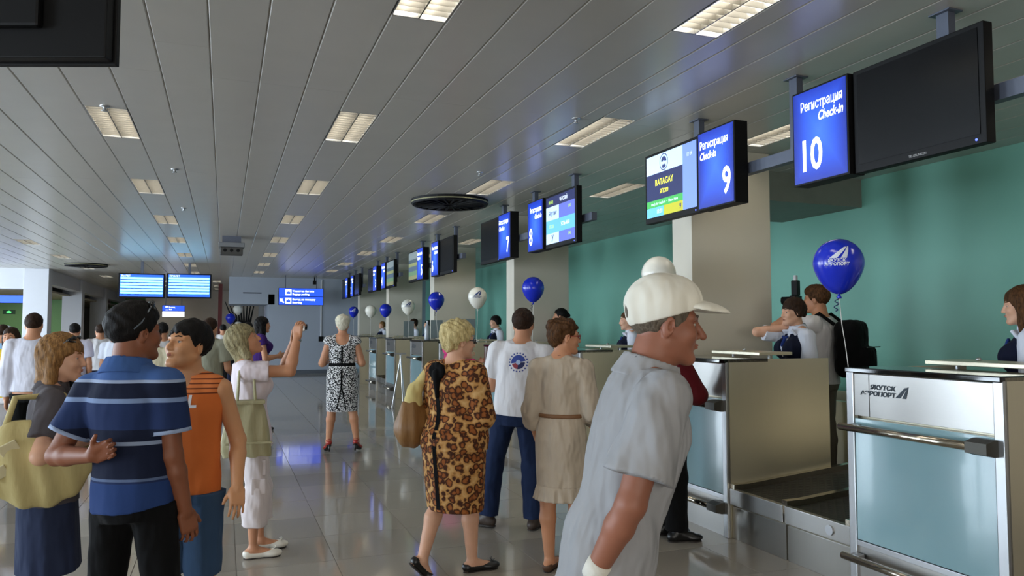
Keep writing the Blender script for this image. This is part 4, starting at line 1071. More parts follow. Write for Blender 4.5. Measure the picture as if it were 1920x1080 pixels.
        if tp.get('collar'):
            S = Shape(); up = unit(HF(0, -.018, -.045)-N); fw = Rt @ V3(0, 1, 0)
            a = N + up*-.012*H; b = N + up*.030*H
            S.cone(a, b, nr*1.75, nr*1.34, .004, cap=True, cap0=True); S.cone(a - up*.02, b + up*.03, nr*1.46, nr*1.14, .003, 'sub')
            for s_ in (-1, 1): S.box(TF(s_*.030, .034, .290), V3(.024, .006, .020)*H, Rt @ rotm(-38, 0, s_*30), .004, .01)
            S.build('collar', tp['collar'], t, min(fs, .007))
    be = sp.get('belt')
    if be:
        S = Shape(); S.stack(P, Rt, secs(be.get('inf', .022), be['z']-be['w'], be['z']+be['w'], be.get('loose', 0)), k=.001); S.build('belt', be['mat'], t, .006)
    vs = sp.get('vest')
    if vs:
        S = Shape(); S.stack(P, Rt, secs(.022, -.03, .285), k=.02)
        for s_ in (-1, 1):
            S.ell(TF(s_*.045, .05, .205), V3(.042, .038, .04)*H*wd + .022, Rt, .035)
            S.cone(N + Rt @ V3(s_*.030, 0, -.012)*H, TF(s_*.072, -.004, .282), .026*H, .022*H, .02)
        S.cone(TF(0, .09, .20), TF(0, .075, .33), .012*H, .052*H, .006, 'sub'); S.cone(N, N + V3(0, 0, .1), nr*1.5, nr*1.7, .004, 'sub')
        vo = S.build('vest', vs, t, fs)
        for i in range(4): link('button', sphere_mesh(.006, 8), simple('button_white', (210, 210, 210), .3), vo, tuple(TF(0, .0745*dp + .014/H, .17 - .035*i)))
    # ---- shoes
    so = sp.get('shoes')
    if so:
        for nm in 'RL':
            R = ff[nm]; FF = lambda x, y, z: ank[nm] + R @ V3(x, y, z)*H; S = Shape(); e = .005
            S.cone(FF(0, -.020, -.019), FF(0, .07, -.023), .0185*H+e, .0150*H+e, .012); S.ell(FF(0, .080, -.024), V3(.029, .040, .0165)*H, R, .012)
            if so['kind'] == 'shoe':
                S.cone(FF(0, .005, -.006), FF(0, .065, -.020), .021*H+e, .017*H+e, .015); S.cone(ank[nm], FF(0, -.008, -.015), .024*H+e, .022*H+e, .012)
            def lowcut(X, Y, Z, R=R, A=ank[nm], zz=-.040*H):
                return zz - (R[0, 2]*(X-A[0]) + R[1, 2]*(Y-A[1]) + R[2, 2]*(Z-A[2]))
            S.cut(lowcut)
            if so['kind'] in ('flat', 'heel', 'sandal'):
                S.ell(FF(0, .022, .006), V3(.0235, .062 if so['kind'] != 'sandal' else .075, .031)*H, R, .006, 'sub')
            o = S.build('shoe', so['mat'], t, min(.006, h))
            sb = Shape(); w_s = .0185 if so['kind'] != 'shoe' else .023; sb.ell(FF(0, .075, -.0395), V3(w_s*1.35, .040, .0045 if so['kind'] != 'shoe' else .007)*H, R, .004); sb.ell(FF(0, -.012, -.0395), V3(w_s, .028, .0045 if so['kind'] != 'shoe' else .007)*H, R, .004); sb.box(FF(0, .03, -.0395), V3(w_s*.85, .05, .0025 if so['kind'] != 'shoe' else .0045)*H, R, .003, .006)
            sb.build('sole', so.get('sole', M_SOLE), o, .005)
            if so['kind'] == 'heel':
                b_ = FF(0, -.026, -.034); MB().tube([b_, (b_[0], b_[1], (b_[2]+.0)*.5), (b_[0], b_[1], max(.002, b_[2]-sp['heel']-.006*H))], [.016, .011, .008], 10).build('heel', so.get('sole', M_SOLE), o, smooth=True)
                MB().tube([FF(.022, -.02, .0), FF(0, -.03, .006), FF(-.022, -.02, .0), FF(0, .022, .004), FF(.022, -.02, .0)], .004, 6).build('strap', so['mat'], o)
            if so.get('bow'):
                for s_ in (-1, 1): MB().tube([FF(0, .088, -.008), FF(s_*.012, .092, .002), FF(s_*.015, .084, -.002), FF(0, .088, -.008)], .0028, 6).build('bow', so['mat'], o, smooth=True)
    sp['_'] = dict(tpo=sp.get('tpo'), bto=sp.get('bto'), secs=secs, t=t, P=P, N=N, HF=HF, TF=TF, hs=hs, sh=sh, elb=elb, wri=wri, knee=knee, ank=ank, hdir=hdir, H=H, Rt=Rt, Rh=Rh)
    return t, sp['_']
def away(x, y): return math.degrees(math.atan2(x, y))         # heading of someone looking away from the entrance along the line of sight
# ------------------------------------------------------------------ surface print helpers
from mathutils.bvhtree import BVHTree
def bvh(o):
    me = o.data; return BVHTree.FromPolygons([v.co for v in me.vertices], [tuple(p.vertices) for p in me.polygons])
def drape(name, pts, faces, tree, axis, mat, parent, lift=.003):
    """lay a flat print (pts in person space) onto a garment by casting along axis"""
    axis = Vector(axis).normalized(); out = []
    for p in pts:
        p = Vector(p); hit = tree.ray_cast(p - axis*.6, axis)
        out.append((hit[0] - axis*lift) if hit[0] is not None else p - axis*.1)
    return MB().add(out, faces).build(name, mat, parent, smooth=True)
def ribbon(name, line, width, tree, axis, mat, parent, lift=.004, side=(1, 0, 0)):
    sd = Vector(side); pts = []; f = []
    for i, p in enumerate(line):
        p = Vector(p); pts += [p - sd*width/2, p + sd*width/2]
        if i: f.append((2*i-2, 2*i-1, 2*i+1, 2*i))
    return drape(name, pts, f, tree, axis, mat, parent, lift)

# ------------------------------------------------------------------ cloth patterns
def band_mat(name, zlo, zhi, bands, fold=.5):
    k = NT(name); tc = k.n('ShaderNodeTexCoord'); sx = k.n('ShaderNodeSeparateXYZ'); k.l(tc.outputs['Object'], sx.inputs[0])
    f = k.math('DIVIDE', k.math('SUBTRACT', sx.outputs[2], zlo), zhi-zlo)
    c = k.ramp(f, [((z-zlo)/(zhi-zlo), lin(*col)) for z, col in bands], 'CONSTANT'); k.set(c, .85, 0, .25)
    k.bump(k.noise(7, 2, vscale=(1.5, 1.5, .6)), fold, .03); return k.m
NV, DK, MB_, LB = (30, 46, 86), (18, 26, 50), (62, 92, 146), (150, 164, 190)
M_STRIPE = band_mat('striped_polo', .80, 1.45, [(.80, (34, 58, 108)), (.895, (30, 44, 82)), (.902, (88, 104, 136)), (.912, DK), (1.040, (140, 154, 180)), (1.056, DK), (1.10, NV), (1.205, (120, 140, 176)), (1.222, DK), (1.280, LB), (1.294, MB_), (1.366, (168, 180, 202)), (1.384, MB_)])
OR, ORD_ = (214, 112, 52), (120, 58, 34)
bands = [(1.0, OR)]
for i in range(7): bands += [(1.195+.022*i, ORD_), (1.195+.022*i+.006, (224, 128, 70))]
M_TANK = band_mat('orange_tank', .9, 1.4, bands)
k = NT('leopard_print'); co = k.coord()
vo = k.n('ShaderNodeTexVoronoi', feature='F1'); vo.inputs['Scale'].default_value = 23; vo.inputs['Randomness'].default_value = .85
no = k.n('ShaderNodeTexNoise'); no.inputs['Scale'].default_value = 30; k.l(co, no.inputs['Vector'])
ds = k.n('ShaderNodeVectorMath', operation='ADD'); sc_ = k.n('ShaderNodeVectorMath', operation='SCALE'); sc_.inputs['Scale'].default_value = .03
k.l(no.outputs['Color'], sc_.inputs[0]); k.l(co, ds.inputs[0]); k.l(sc_.outputs[0], ds.inputs[1]); k.l(ds.outputs[0], vo.inputs['Vector'])
dd = k.math('ADD', vo.outputs['Distance'], k.math('MULTIPLY', k.math('SUBTRACT', no.outputs['Fac'], .5), .35))
c = k.ramp(dd, [(0, lin(168, 104, 52)), (.30, lin(150, 86, 40)), (.40, lin(64, 32, 18)), (.52, lin(74, 40, 22)), (.62, lin(192, 140, 78)), (1, lin(220, 182, 126))])
k.set(c, .8, 0, .3); k.bump(k.noise(7, 2, vscale=(1.5, 1.5, .6)), .5, .03); M_LEO = k.m
k = NT('dapple_print'); n = k.noise(78, 1.5, rough=.4)
k.set(k.ramp(n, [(.495, lin(22, 22, 26)), (.515, lin(224, 224, 224))]), .75, 0, .3); M_DAP = k.m
k = NT('floral_print'); n = k.noise(30, 2)
k.set(k.ramp(n, [(.4, lin(92, 100, 88)), (.6, lin(196, 192, 180))]), .8); M_FLOR = k.m

SK_A = skin_mat('skin_tan', (178, 122, 88)); SK_F = skin_mat('skin_fair', (214, 168, 140)); SK_M = skin_mat('skin_mid', (196, 142, 108)); SK_D = skin_mat('skin_brown', (132, 80, 54)); SK_R = skin_mat('skin_ruddy', (150, 98, 76)); SK_Y = skin_mat('skin_boy', (204, 150, 108))
H_BLK = hair_mat('hair_black', (8, 8, 9), (26, 22, 20)); H_DKB = hair_mat('hair_dark_brown', (26, 17, 12), (62, 42, 28)); H_LTB = hair_mat('hair_light_brown', (80, 54, 28), (164, 122, 74)); H_BLD = hair_mat('hair_blond', (150, 130, 78), (232, 214, 160)); H_WHT = hair_mat('hair_white', (170, 164, 140), (238, 232, 212)); H_ASH = hair_mat('hair_ash', (84, 76, 54), (178, 166, 126)); H_GRY = hair_mat('hair_grey', (70, 60, 50), (120, 110, 96)); H_CHE = hair_mat('hair_chestnut', (34, 20, 12), (104, 70, 40))
WHT = cloth('white_cotton', (222, 220, 222)); BLKC = cloth('black_cloth', (13, 13, 14)); NAVY = cloth('navy_cloth', (22, 26, 46)); JEAN = cloth('blue_jeans', (30, 42, 70), var=.2); BLOUSE = cloth('white_blouse', (216, 220, 232))
LEAB = simple('black_leather', (16, 15, 15), .35); LEAW = simple('white_leather', (226, 222, 210), .4)
FINE = .0052

# --- woman with the olive handbag at the left edge
pa = (-.71, 3.92)
A = dict(sex='f', skin=SK_F, h=FINE, lipc=(150, 70, 62), hair=dict(kind='bob', mat=H_LTB, len=.115, vol=.008, bang=.040), head=(16, -3, 0), bust=1, w=1.0,
         armR=dict(u=(.62, -.12, -.85), f=(-.25, .92, .30), n=(-1, 0, 0), curl=30), armL=dict(u=(-.15, 0, -1), f=(.1, .95, .25)),
         top=dict(name='blouse', mat=cloth('taupe_blouse', (84, 80, 84)), sleeve=.72, hem=-.03, inf=.016, collar=cloth('taupe_blouse', (84, 80, 84)), sflare=.008), bottom=dict(kind='skirt', mat=cloth('dark_denim', (44, 52, 76)), hem=.285, a=.108, b=.085, fold=(8, .025, 1.0), inf=.010, waist=.02),
         shoes=dict(kind='flat', mat=LEAB))
_, a_ = person('woman with light brown bob, grey blouse and sunglasses on her head', pa, away(*pa)+92, 1.485, A)
gl = a_['t']; HF = a_['HF']
def shades(t, HF, hs, z=.105, y=.045, tilt=1.0):
    g = MB()
    for s_ in (-1, 1): g.tube([HF(s_*.012, y+.022, z+.004), HF(s_*.036, y+.026, z+.010), HF(s_*.060, y+.006, z-.004), HF(s_*.036, y+.028, z-.016), HF(s_*.012, y+.026, z-.010)], .011*hs/.9, 8)
    o = g.build('sunglasses', simple('sunglass_lens', (12, 12, 14), .08), t, smooth=True); o['kind'] = 'stuff' if False else 'thing'
    del o['kind']
    for s_ in (-1, 1): MB().tube([HF(s_*.062, y+.004, z-.006), HF(s_*.086, -.02, .045), HF(s_*.084, -.05, .02)], .0032, 6).build('temple_arm', simple('temple_silver', (120, 130, 140), .3, .6), o)
shades(gl, HF, a_['hs'], .100, .030)
# her bag
def local_thing(info, name, label, cat):
    t = info['t']; return thing(name, label, cat, tuple(t.location), t.rotation_euler[2])
k = NT('olive_canvas'); n = k.noise(9, 3, vscale=(2.2, 2.2, .5)); k.set(k.mix(n, lin(172, 156, 102), lin(202, 188, 132)), .75); k.bump(n, .35, .02); M_OLIV = k.m
bg = local_thing(a_, 'handbag', 'large olive hobo handbag with pleats hanging from the woman in the grey blouse', 'bag')
S = Shape(); O = V3(.215, -.045, .945)
S.ell(O + V3(0, .01, -.03), V3(.062, .195, .175), None, .03); S.ell(O + V3(.0, -.07, .07), V3(.040, .10, .10), None, .05)
S.cut(lambda X, Y, Z: Z - 1.24)
S.warp(lambda X, Y, Z: .006*np.sin(Y*62 + 2.2*np.sin(Z*7)) * np.clip((1.2-Z)*3, 0, 1))
body = S.build('bag_body', M_OLIV, bg, .006)
sh = a_['sh']['R']
MB().tube([O + V3(.0, -.12, .14), O + V3(-.03, -.09, .26), sh + V3(-.01, -.05, .03), sh + V3(-.03, -.005, .052), sh + V3(-.01, .045, .03), O + V3(-.035, .06, .25), O + V3(-.01, .06, .12)], .013, 8).build('strap', M_OLIV, bg, smooth=True)
for i in range(2): MB().box((-.006, -.035, -.025), (.006, .035, .025), .004).build('strap_tab', simple('cream_tab', (206, 196, 156), .6), bg, tuple(O + V3(.052 - .004*i, -.10 - .035*i, .06 - .10*i)), (.5, .2, .1))
jk = local_thing(a_, 'jacket', 'dark jacket hanging from the forearm of the woman with the olive bag', 'jacket')
S = Shape(); S.box(V3(.06, .20, .78), V3(.03, .045, .22), rotm(3, 0, 8), .02, .02); S.ell(V3(.06, .20, .98), V3(.04, .06, .05)); S.warp(wob(.004, 50)); S.build('drape', BLKC, jk, .008)

# --- man in the striped polo
pb = (-.322, 3.40)
B = dict(sex='m', skin=SK_D, h=FINE, hair=dict(kind='short', mat=H_BLK, top=1, vol=.004), shrug=-.012, lean=(0, -4.5), head=(27, 2, 0), w=.93, d=1.1, belly=.2, neck=1.08, sw=.95, aw=1.0, hs=1.04,
         armL=dict(u=(-.35, -.26, -.9), f=(.90, -.36, .08), h=(.85, .0, .35), n=(.60, -.70, .1), curl=(38, 44, 52, 58), thumb=.9), armR=dict(u=(.12, .02, -1), f=(.15, .19, -1), curl=28, n=(-.8, .5, 0)),
         legR=dict(t=(.12, .02, -1), s=(.04, -.03, -1)), legL=dict(t=(-.10, .0, -1), s=(-.03, -.03, -1)),
         top=dict(name='polo_shirt', mat=M_STRIPE, sleeve=.66, hem=-.035, inf=.020, loose=.7, sinf=.008, sflare=.008, collar=cloth('polo_blue', (62, 92, 146))), bottom=dict(kind='pants', mat=BLKC, waist=-.027, inf=.014, flare=.01), shoes=dict(kind='shoe', mat=LEAB))
_, b_ = person('man in a blue and navy striped polo seen from behind, sunglasses on his hair', pb, away(*pb)+34, 1.615, B)
shades(b_['t'], b_['HF'], b_['hs'], .112, .028)
for nm in ('R', 'L'):
    q = b_['sh'][nm] + (b_['elb'][nm]-b_['sh'][nm])*.655; d_ = unit(b_['elb'][nm]-b_['sh'][nm])
    MB().tube([q - d_*.009, q + d_*.006], .0285*1.61*1.0 + .0345, 24).build('sleeve_trim', cloth('polo_trim', (150, 166, 196)), b_['t'], smooth=True)

# --- boy in the orange tank top
pc = (-.152, 3.84)
C = dict(sex='m', skin=SK_Y, h=FINE, hs=1.10, lipc=(164, 84, 74), hair=dict(kind='short', mat=H_BLK, vol=.004, bang=.052), head=(26, 12, 0), w=.96, d=.95, sw=.95, neck=.95,
         armL=dict(u=(-.20, -.25, -.9), f=(-.16, .42, -.9), n=(.5, -.8, 0), curl=24), armR=dict(u=(.15, -.1, -1), f=(0, .3, -1)),
         top=dict(name='tank_top', mat=M_TANK, sleeve=0, hem=-.045, inf=.016, loose=.8, neck=1.25, scoop=.75), bottom=dict(kind='shorts', name='shorts', mat=cloth('slate_shorts', (58, 80, 108)), waist=-.038, upto=.16, inf=.028, flare=.006), shoes=dict(kind='shoe', mat=LEAB))
_, c_ = person('boy in an orange striped tank top looking up to the left', pc, away(*pc)+203, 1.54, C)
tr = bvh(c_['tpo'])
v, f = text_geo('L', .075, .003, 0, 'CENTER')
pts = [V3(-.062 - q[0], 0, 1.140 + q[1]) for q in v]; drape('letter', pts, f, tr, (0, -1, 0), WHT, c_['tpo'], .003)

# --- woman taking a picture
pd = (.20, 5.32)
D = dict(sex='f', skin=SK_M, h=FINE, lipc=(150, 70, 60), hair=dict(kind='bob', mat=H_ASH, len=.10, vol=.014, bang=.045), head=(4, 26, 0), lean=(-7, 0), w=1.0,
         armR=dict(u=(.10, .92, .02), f=(-.16, .22, 1), h=(-.1, .1, 1), n=(-.7, .7, 0), curl=(40, 45, 50, 55)), armL=dict(u=(-.15, .92, -.05), f=(.30, .28, 1), h=(.1, .1, 1), n=(.7, .7, 0), curl=45),
         legR=dict(t=(.02, .06, -1), s=(0, -.06, -1), fy=2), legL=dict(t=(-.02, .14, -1), s=(0, .02, -1), fy=-2),
         top=dict(name='t_shirt', mat=cloth('pinkish_white_tee', (226, 214, 220)), sleeve=.5, hem=-.06, inf=.016, loose=.5, sflare=.010), bottom=dict(kind='pants', name='capri_trousers', mat=cloth('white_cargo', (216, 206, 206)), waist=-.052, upto=.58, inf=.020, flare=.014, wr=.003), shoes=dict(kind='flat', mat=LEAW, bow=1))
_, d_ = person('blond woman in white taking a picture with raised arms', pd, away(*pd)+86, 1.54, D)
wr = (d_['wri']['R'] + d_['wri']['L'])/2
ph = local_thing(d_, 'compact_camera', 'small silver camera held up by the blond woman in white', 'camera')
hp_ = wr + V3(0, .045, .085)
MB().box(tuple(hp_ - V3(.045, .012, .03)), tuple(hp_ + V3(.045, .012, .03)), .005).build('camera_body', M_ALU, ph); MB().tube([hp_ + V3(0, .012, 0), hp_ + V3(0, .03, 0)], .02, 14).build('lens', M_BLACK, ph, smooth=True)
MB().tube([d_['wri']['R'] + V3(.02, -.03, -.03), hp_ + V3(.05, -.03, -.05), hp_ + V3(.045, 0, 0)], .003, 6).build('wrist_strap', M_BLACK, ph)
MB().lathe([(.026, -.008), (.030, 0), (.026, .008)], 16, tuple(d_['wri']['R'] - V3(0, 0, .02))).build('watch', simple('watch_steel', (150, 150, 150), .25, .9), d_['t'], smooth=True)
for s_ in (0, 1): MB().box((-.004, -.045, -.05), (.012, .045, .05), .006).build('cargo_pocket', MATS['white_cargo'], d_['t'], tuple(d_['knee']['R'] + V3(.058 + .008*s_, .0, .17 - .12*s_)))
k = NT('cream_leather'); n = k.noise(9, 3, vscale=(2, 2, .4)); k.set(k.mix(n, lin(152, 146, 108), lin(190, 184, 148)), .6); k.bump(n, .6, .02); M_CREAM = k.m
bg = local_thing(d_, 'handbag', 'cream shoulder bag with long straps beside the woman in white', 'bag')
O = V3(.215, -.06, .855); S = Shape()
S.stack(O, rotm(0, 0, 0), [[-.175, 0, .01, .05, .145], [-.12, 0, 0, .062, .155], [0, 0, 0, .058, .14], [.13, 0, -.01, .045, .115], [.17, 0, -.01, .038, .105]], fold=None, k=.01)
S.warp(lambda X, Y, Z: .004*np.sin(Y*70 + 1.5*np.sin(Z*9))); bo = S.build('bag_body', M_CREAM, bg, .006)
MB().box((-.052, -.118, -.012), (.052, .118, .012), .008).build('bag_rim', M_CREAM, bg, tuple(O + V3(0, -.01, .172)))
ML = MB().box((.056, -.13, -.09), (.068, .15, -.075), .004).build('flap_seam', M_CREAM, bo, tuple(O)); 
shd = d_['sh']['R']
for s_ in (-1, 1): MB().tube([O + V3(.03*s_, -.06, .17), shd + V3(.02 + .01*s_, -.05, .01), shd + V3(0, -.01, .050), shd + V3(.03, .035, .01), O + V3(.03*s_, .05, .17)], .0085, 8).build('strap', M_CREAM, bg, smooth=True)

# --- woman in the dappled dress
pe = (1.35, 9.25)
E_ = dict(sex='f', skin=SK_M, h=.0075, face=0, hair=dict(kind='fluffy', mat=H_WHT, vol=.008), head=(0, 2, 0), w=1.08, heel=.075, lw=1.05, aw=1.1,
          armR=dict(u=(.30, -.02, -1), f=(-.15, .95, .05)), armL=dict(u=(-.30, -.02, -1), f=(.15, .95, .05)),
          legR=dict(t=(.11, .0, -1), s=(.14, .0, -1), fy=14), legL=dict(t=(-.08, 0, -1), s=(-.09, .0, -1), fy=-14),
          top=dict(name='dress_bodice', mat=M_DAP, sleeve=.12, hem=-.02, inf=.014, neck=1.3, scoop=1.15, sdir=-1), bottom=dict(kind='skirt', name='dress_skirt', mat=M_DAP, hem=.31, a=.118, b=.085, inf=.016, waist=.095),
          belt=dict(z=.096, w=.013, mat=BLKC, inf=.021), shoes=dict(kind='heel', mat=simple('red_patent', (150, 34, 24), .3), sole=LEAB))
_, e_ = person('woman in a black and white dappled dress seen from behind in red heels', pe, away(*pe)+2, 1.60, E_)
for part, za, zb in ((e_['tpo'], 1.27, 1.02), (e_['bto'], 1.0, .80)):
    ribbon('zip_band', [(0, 0, z) for z in np.linspace(za, zb, 12)], .022, bvh(part), (0, 1, 0), BLKC, part)
for s_ in (-1, 1): ribbon('slit_band', [(s_*.055*(1-(z-.53)/.27), 0, z) for z in np.linspace(.80, .53, 10)], .014, bvh(e_['bto']), (0, 1, 0), BLKC, e_['bto'])

# --- woman in the leopard dress
pf = (1.36, 4.52)
Fp = dict(sex='f', skin=SK_F, h=FINE, hair=dict(kind='fluffy', mat=H_BLD, vol=.016, rough=.004), head=(26, -2, 0), w=1.28, d=1.3, belly=.5, aw=1.15, lw=1.05, hs=1.06, sw=.95, neck=1.1,
          armR=dict(u=(.18, .10, -1), f=(-.75, .75, .0)), armL=dict(u=(-.12, .12, -1), f=(.5, .8, .2)),
          legR=dict(t=(.0, .16, -1), s=(.02, -.02, -1), fy=28), legL=dict(t=(.0, -.10, -1), s=(-.05, -.42, -1), fy=22, fp=46),
          top=dict(name='dress_bodice', mat=M_LEO, sleeve=1.15, hem=-.03, inf=.020, loose=.9, sinf=.012, sflare=.014, neck=1.25), bottom=dict(kind='skirt', name='dress_skirt', mat=M_LEO, hem=.245, a=.122, b=.098, inf=.021, waist=.02, fold=(7, .02, .5), follow=.7),
          shoes=dict(kind='flat', mat=LEAB, bow=1))
_, f_ = person('blond woman in a leopard print dress walking to the right', pf, away(*pf)+40, 1.55, Fp)
for part, za, zb, x0, x1 in ((f_['tpo'], 1.22, .83, -.03, -.01), (f_['bto'], .84, .40, -.01, .0)):
    ribbon('lace_band', [(x0 + (x1-x0)*i/13, 0, z) for i, z in enumerate(np.linspace(za, zb, 14))], .030, bvh(part), (0, 1, 0), BLKC, part)
S = Shape()
for i in range(9):
    g_ = 2*PI*i/9; S.ell(V3(-.035 + .04*math.cos(g_), -.135, 1.235 + .035*math.sin(g_)), V3(.026, .016, .024), None, .006)
S.cone(V3(-.03, -.14, 1.22), V3(-.02, -.15, 1.08), .03, .012, .01); S.build('lace_bow', BLKC, f_['tpo'], .006)
k = NT('tan_leather'); n = k.noise(8, 3, vscale=(2, 2, .5)); k.set(k.mix(n, lin(116, 82, 46), lin(152, 112, 66)), .45); k.bump(n, .5, .02); M_TAN = k.m
bg = local_thing(f_, 'handbag', 'tan leather hobo bag with a cream shoulder strap, against the leopard dress', 'bag')
O = V3(-.275, -.10, .90); S = Shape(); S.ell(O + V3(0, 0, -.03), V3(.105, .125, .13), None, .02); S.ell(O + V3(.01, 0, .09), V3(.06, .08, .09), None, .06); S.cut(lambda X, Y, Z: Z - (O[2]+.135))
S.warp(lambda X, Y, Z: .004*np.sin(Y*55 + X*60)); S.build('bag_body', M_TAN, bg, .006)
S = Shape(); shf = f_['sh']['L']; S.cone(O + V3(.01, 0, .125), O + V3(.02, .0, .20), .062, .045, .03); S.cone(O + V3(.02, 0, .20), shf + V3(-.02, -.03, .035), .040, .022, .03); S.cone(shf + V3(-.02, -.03, .035), shf + V3(.0, .05, .03), .024, .022, .02)
S.warp(wob(.002, 60)); S.build('strap', cloth('cream_strap', (206, 190, 130)), bg, .006)

# --- man in the white T-shirt
pg = (2.08, 5.30)
G = dict(sex='m', skin=SK_M, h=.006, face=0, hair=dict(kind='short', mat=H_DKB, vol=.003), head=(0, 0, 0), w=1.05, lean=(3, 4),
         armL=dict(u=(-.22, .05, -1), f=(.35, .9, .15)), armR=dict(u=(.2, .1, -1), f=(-.2, .9, .2)),
         legL=dict(t=(-.24, -.02, -1), s=(-.10, -.06, -1), fy=-78), legR=dict(t=(.06, .05, -1), s=(.05, -.02, -1), fy=15),
         top=dict(name='t_shirt', mat=WHT, sleeve=.72, hem=-.015, inf=.020, loose=.7, sinf=.010, sflare=.012), bottom=dict(kind='pants', name='jeans', mat=JEAN, waist=-.006, inf=.014, flare=.012), shoes=dict(kind='shoe', mat=simple('brown_leather', (60, 48, 40), .5)))
_, g_i = person('man in a white T-shirt with round back print and blue jeans', pg, away(*pg)+16, 1.665, G)
tr = bvh(g_i['tpo'])
def disc(cx, cz, r0, r1, n=28, a0=0, a1=2*PI):
    v = []; f = []
    for i in range(n+1):
        a = a0 + (a1-a0)*i/n; v += [(cx + r0*math.cos(a), 0, cz + r0*math.sin(a)), (cx + r1*math.cos(a), 0, cz + r1*math.sin(a))]
        if i: f.append((2*i-2, 2*i-1, 2*i+1, 2*i))
    return v, f
for r0, r1, a0, a1, rgb in ((.001, .055, .2, 3.3, (52, 72, 150)), (.001, .05, 3.4, 4.6, (150, 60, 70)), (.001, .05, 4.6, 6.3, (34, 40, 84)), (.001, .018, 0, 2*PI, (170, 190, 220))):
    v, f = disc(.045, 1.245, r0, r1, 24, a0, a1); drape('print', v, f, tr, (0, 1, 0), simple('print_%d_%d' % (rgb[0], int(r1*1000)), rgb, .8), g_i['tpo'], .0022 if r1 > .02 else .003)
mb_v, mb_f = [], []
for i in range(18):
    a = 2*PI*i/18; v, f = disc(.045 + .068*math.cos(a), 1.245 + .068*math.sin(a), .0005, .007, 6); o = len(mb_v); mb_v += v; mb_f += [tuple(q + o for q in ff_) for ff_ in f]
tag(drape('print_letters', mb_v, mb_f, tr, (0, 1, 0), simple('print_ring', (70, 84, 150), .8), g_i['tpo']), kind='stuff')

# --- woman in the beige dress with red glasses
phh = (1.98, 4.28)
lin_ = cloth('beige_linen', (186, 172, 154), fold=.9)
Hh = dict(sex='f', skin=SK_M, h=FINE, lipc=(150, 80, 66), hair=dict(kind='fluffy', mat=H_CHE, vol=.002, rough=.004), head=(58, -2, 0), w=.93, sw=.97,
          armR=dict(u=(.18, .05, -1), f=(-.1, .8, -.3)), armL=dict(u=(-.20, .02, -1), f=(.10, .45, -1)), legR=dict(t=(.03, .02, -1), s=(.02, -.02, -1), fy=20), legL=dict(t=(-.02, .0, -1), s=(.03, -.03, -1), fy=10),
          top=dict(name='dress_bodice', mat=lin_, sleeve=1.45, hem=.06, inf=.018, loose=.6, sinf=.010, sflare=.004, wr=.003, wf=45, neck=1.15), bottom=dict(kind='skirt', name='dress_skirt', mat=lin_, hem=.30, a=.100, b=.078, inf=.018, waist=.09, fold=(11, .015, .3)),
          belt=dict(z=.088, w=.008, mat=simple('brown_belt', (122, 84, 52), .5), inf=.026, loose=.3), shoes=dict(kind='sandal', mat=simple('brown_sandal', (84, 58, 40), .5)))
_, h_ = person('woman in a beige linen dress and red glasses turning her head right', phh, away(*phh)+14, 1.575, Hh)
S = Shape(); S.stack(V3(0, -.004, 0), np.eye(3), [[.44, 0, 0, .178, .142], [.50, 0, 0, .166, .132], [.53, 0, 0, .158, .124]], fold=(22, .035, .2)); S.build('ruffle', lin_, h_['t'], .007)
def specs(info, mat, ch=1.0):
    t, HF = info['t'], info['HF']; fr = None; q = MB()
    for s_ in (-1, 1): q.tube([HF(s_*.031 + .021*math.cos(a), .098 - .006*abs(math.cos(a)), .004 + .014*math.sin(a)) for a in np.linspace(0, 2*PI, 15)], .0022, 6)
    q.tube([HF(-.010, .1, .006), HF(.010, .1, .006)], .0022, 6)
    fr = q.build('eyeglasses', mat, t, smooth=True)
    for s_ in (-1, 1): MB().tube([HF(s_*.052, .094, .008), HF(s_*.070, .05, .008), HF(s_*.078, -.005, .006)], .0026, 6).build('temple_arm', mat, fr)
specs(h_, simple('red_plastic', (140, 26, 24), .3)); specs(f_, simple('brown_frame', (50, 36, 30), .3))
MB().tube([h_['N'] + V3(.048*math.cos(a), .006 + .05*math.sin(a), .012 - .018*math.sin(a)) for a in np.linspace(0, 2*PI, 24)], .0025, 6).build('necklace', simple('brown_cord', (110, 60, 40), .5), h_['t'], smooth=True)

# --- man in the white cap, nearest
pi_ = (1.075, 1.975)
shirt_i = cloth('grey_white_shirt', (158, 158, 160), fold=.8)
I_ = dict(sex='m', skin=SK_R, h=.005, nose=1.15, hair=dict(kind='short', mat=H_GRY), head=(3, -4, 0), lean=(14, 0), w=1.0, d=1.05, neck=1.05, hs=1.02, aw=.98,
          armR=dict(u=(.16, -.36, -1), f=(-.36, -.36, -.88), h=(-.65, -.35, -.6), n=(-.2, -.9, .1), curl=34), armL=dict(u=(-.15, -.1, -1), f=(.40, -.50, -.7)),
          legR=dict(t=(.02, .22, -1), s=(.0, -.05, -1)), legL=dict(t=(-.02, -.10, -1), s=(0, -.30, -1), fp=15),
          top=dict(name='shirt', mat=shirt_i, sleeve=.74, hem=-.085, inf=.020, loose=.8, sinf=.012, sflare=.020, wr=.006, wf=20, collar=shirt_i, neck=1.15), bottom=dict(kind='pants', mat=cloth('light_grey_trousers', (168, 166, 164)), waist=-.077, inf=.020, flare=.01), shoes=dict(kind='shoe', mat=LEAB))
_, i_ = person('old man in a white baseball cap and pale shirt walking past close by', pi_, away(1.25, 1.92)+74, 1.675, I_)
HF, hs, Rh_ = i_['HF'], i_['hs'], i_['Rh']
capm = cloth('white_cap', (232, 228, 214), fold=.6)
S = Shape(); S.ell(HF(0, -.012, .052), V3(.090, .113, .101)*hs, Rh_, .01); S.ell(HF(0, .040, .070), V3(.07, .06, .066)*hs, Rh_, .03)
hc_i = HF(0, 0, 0)
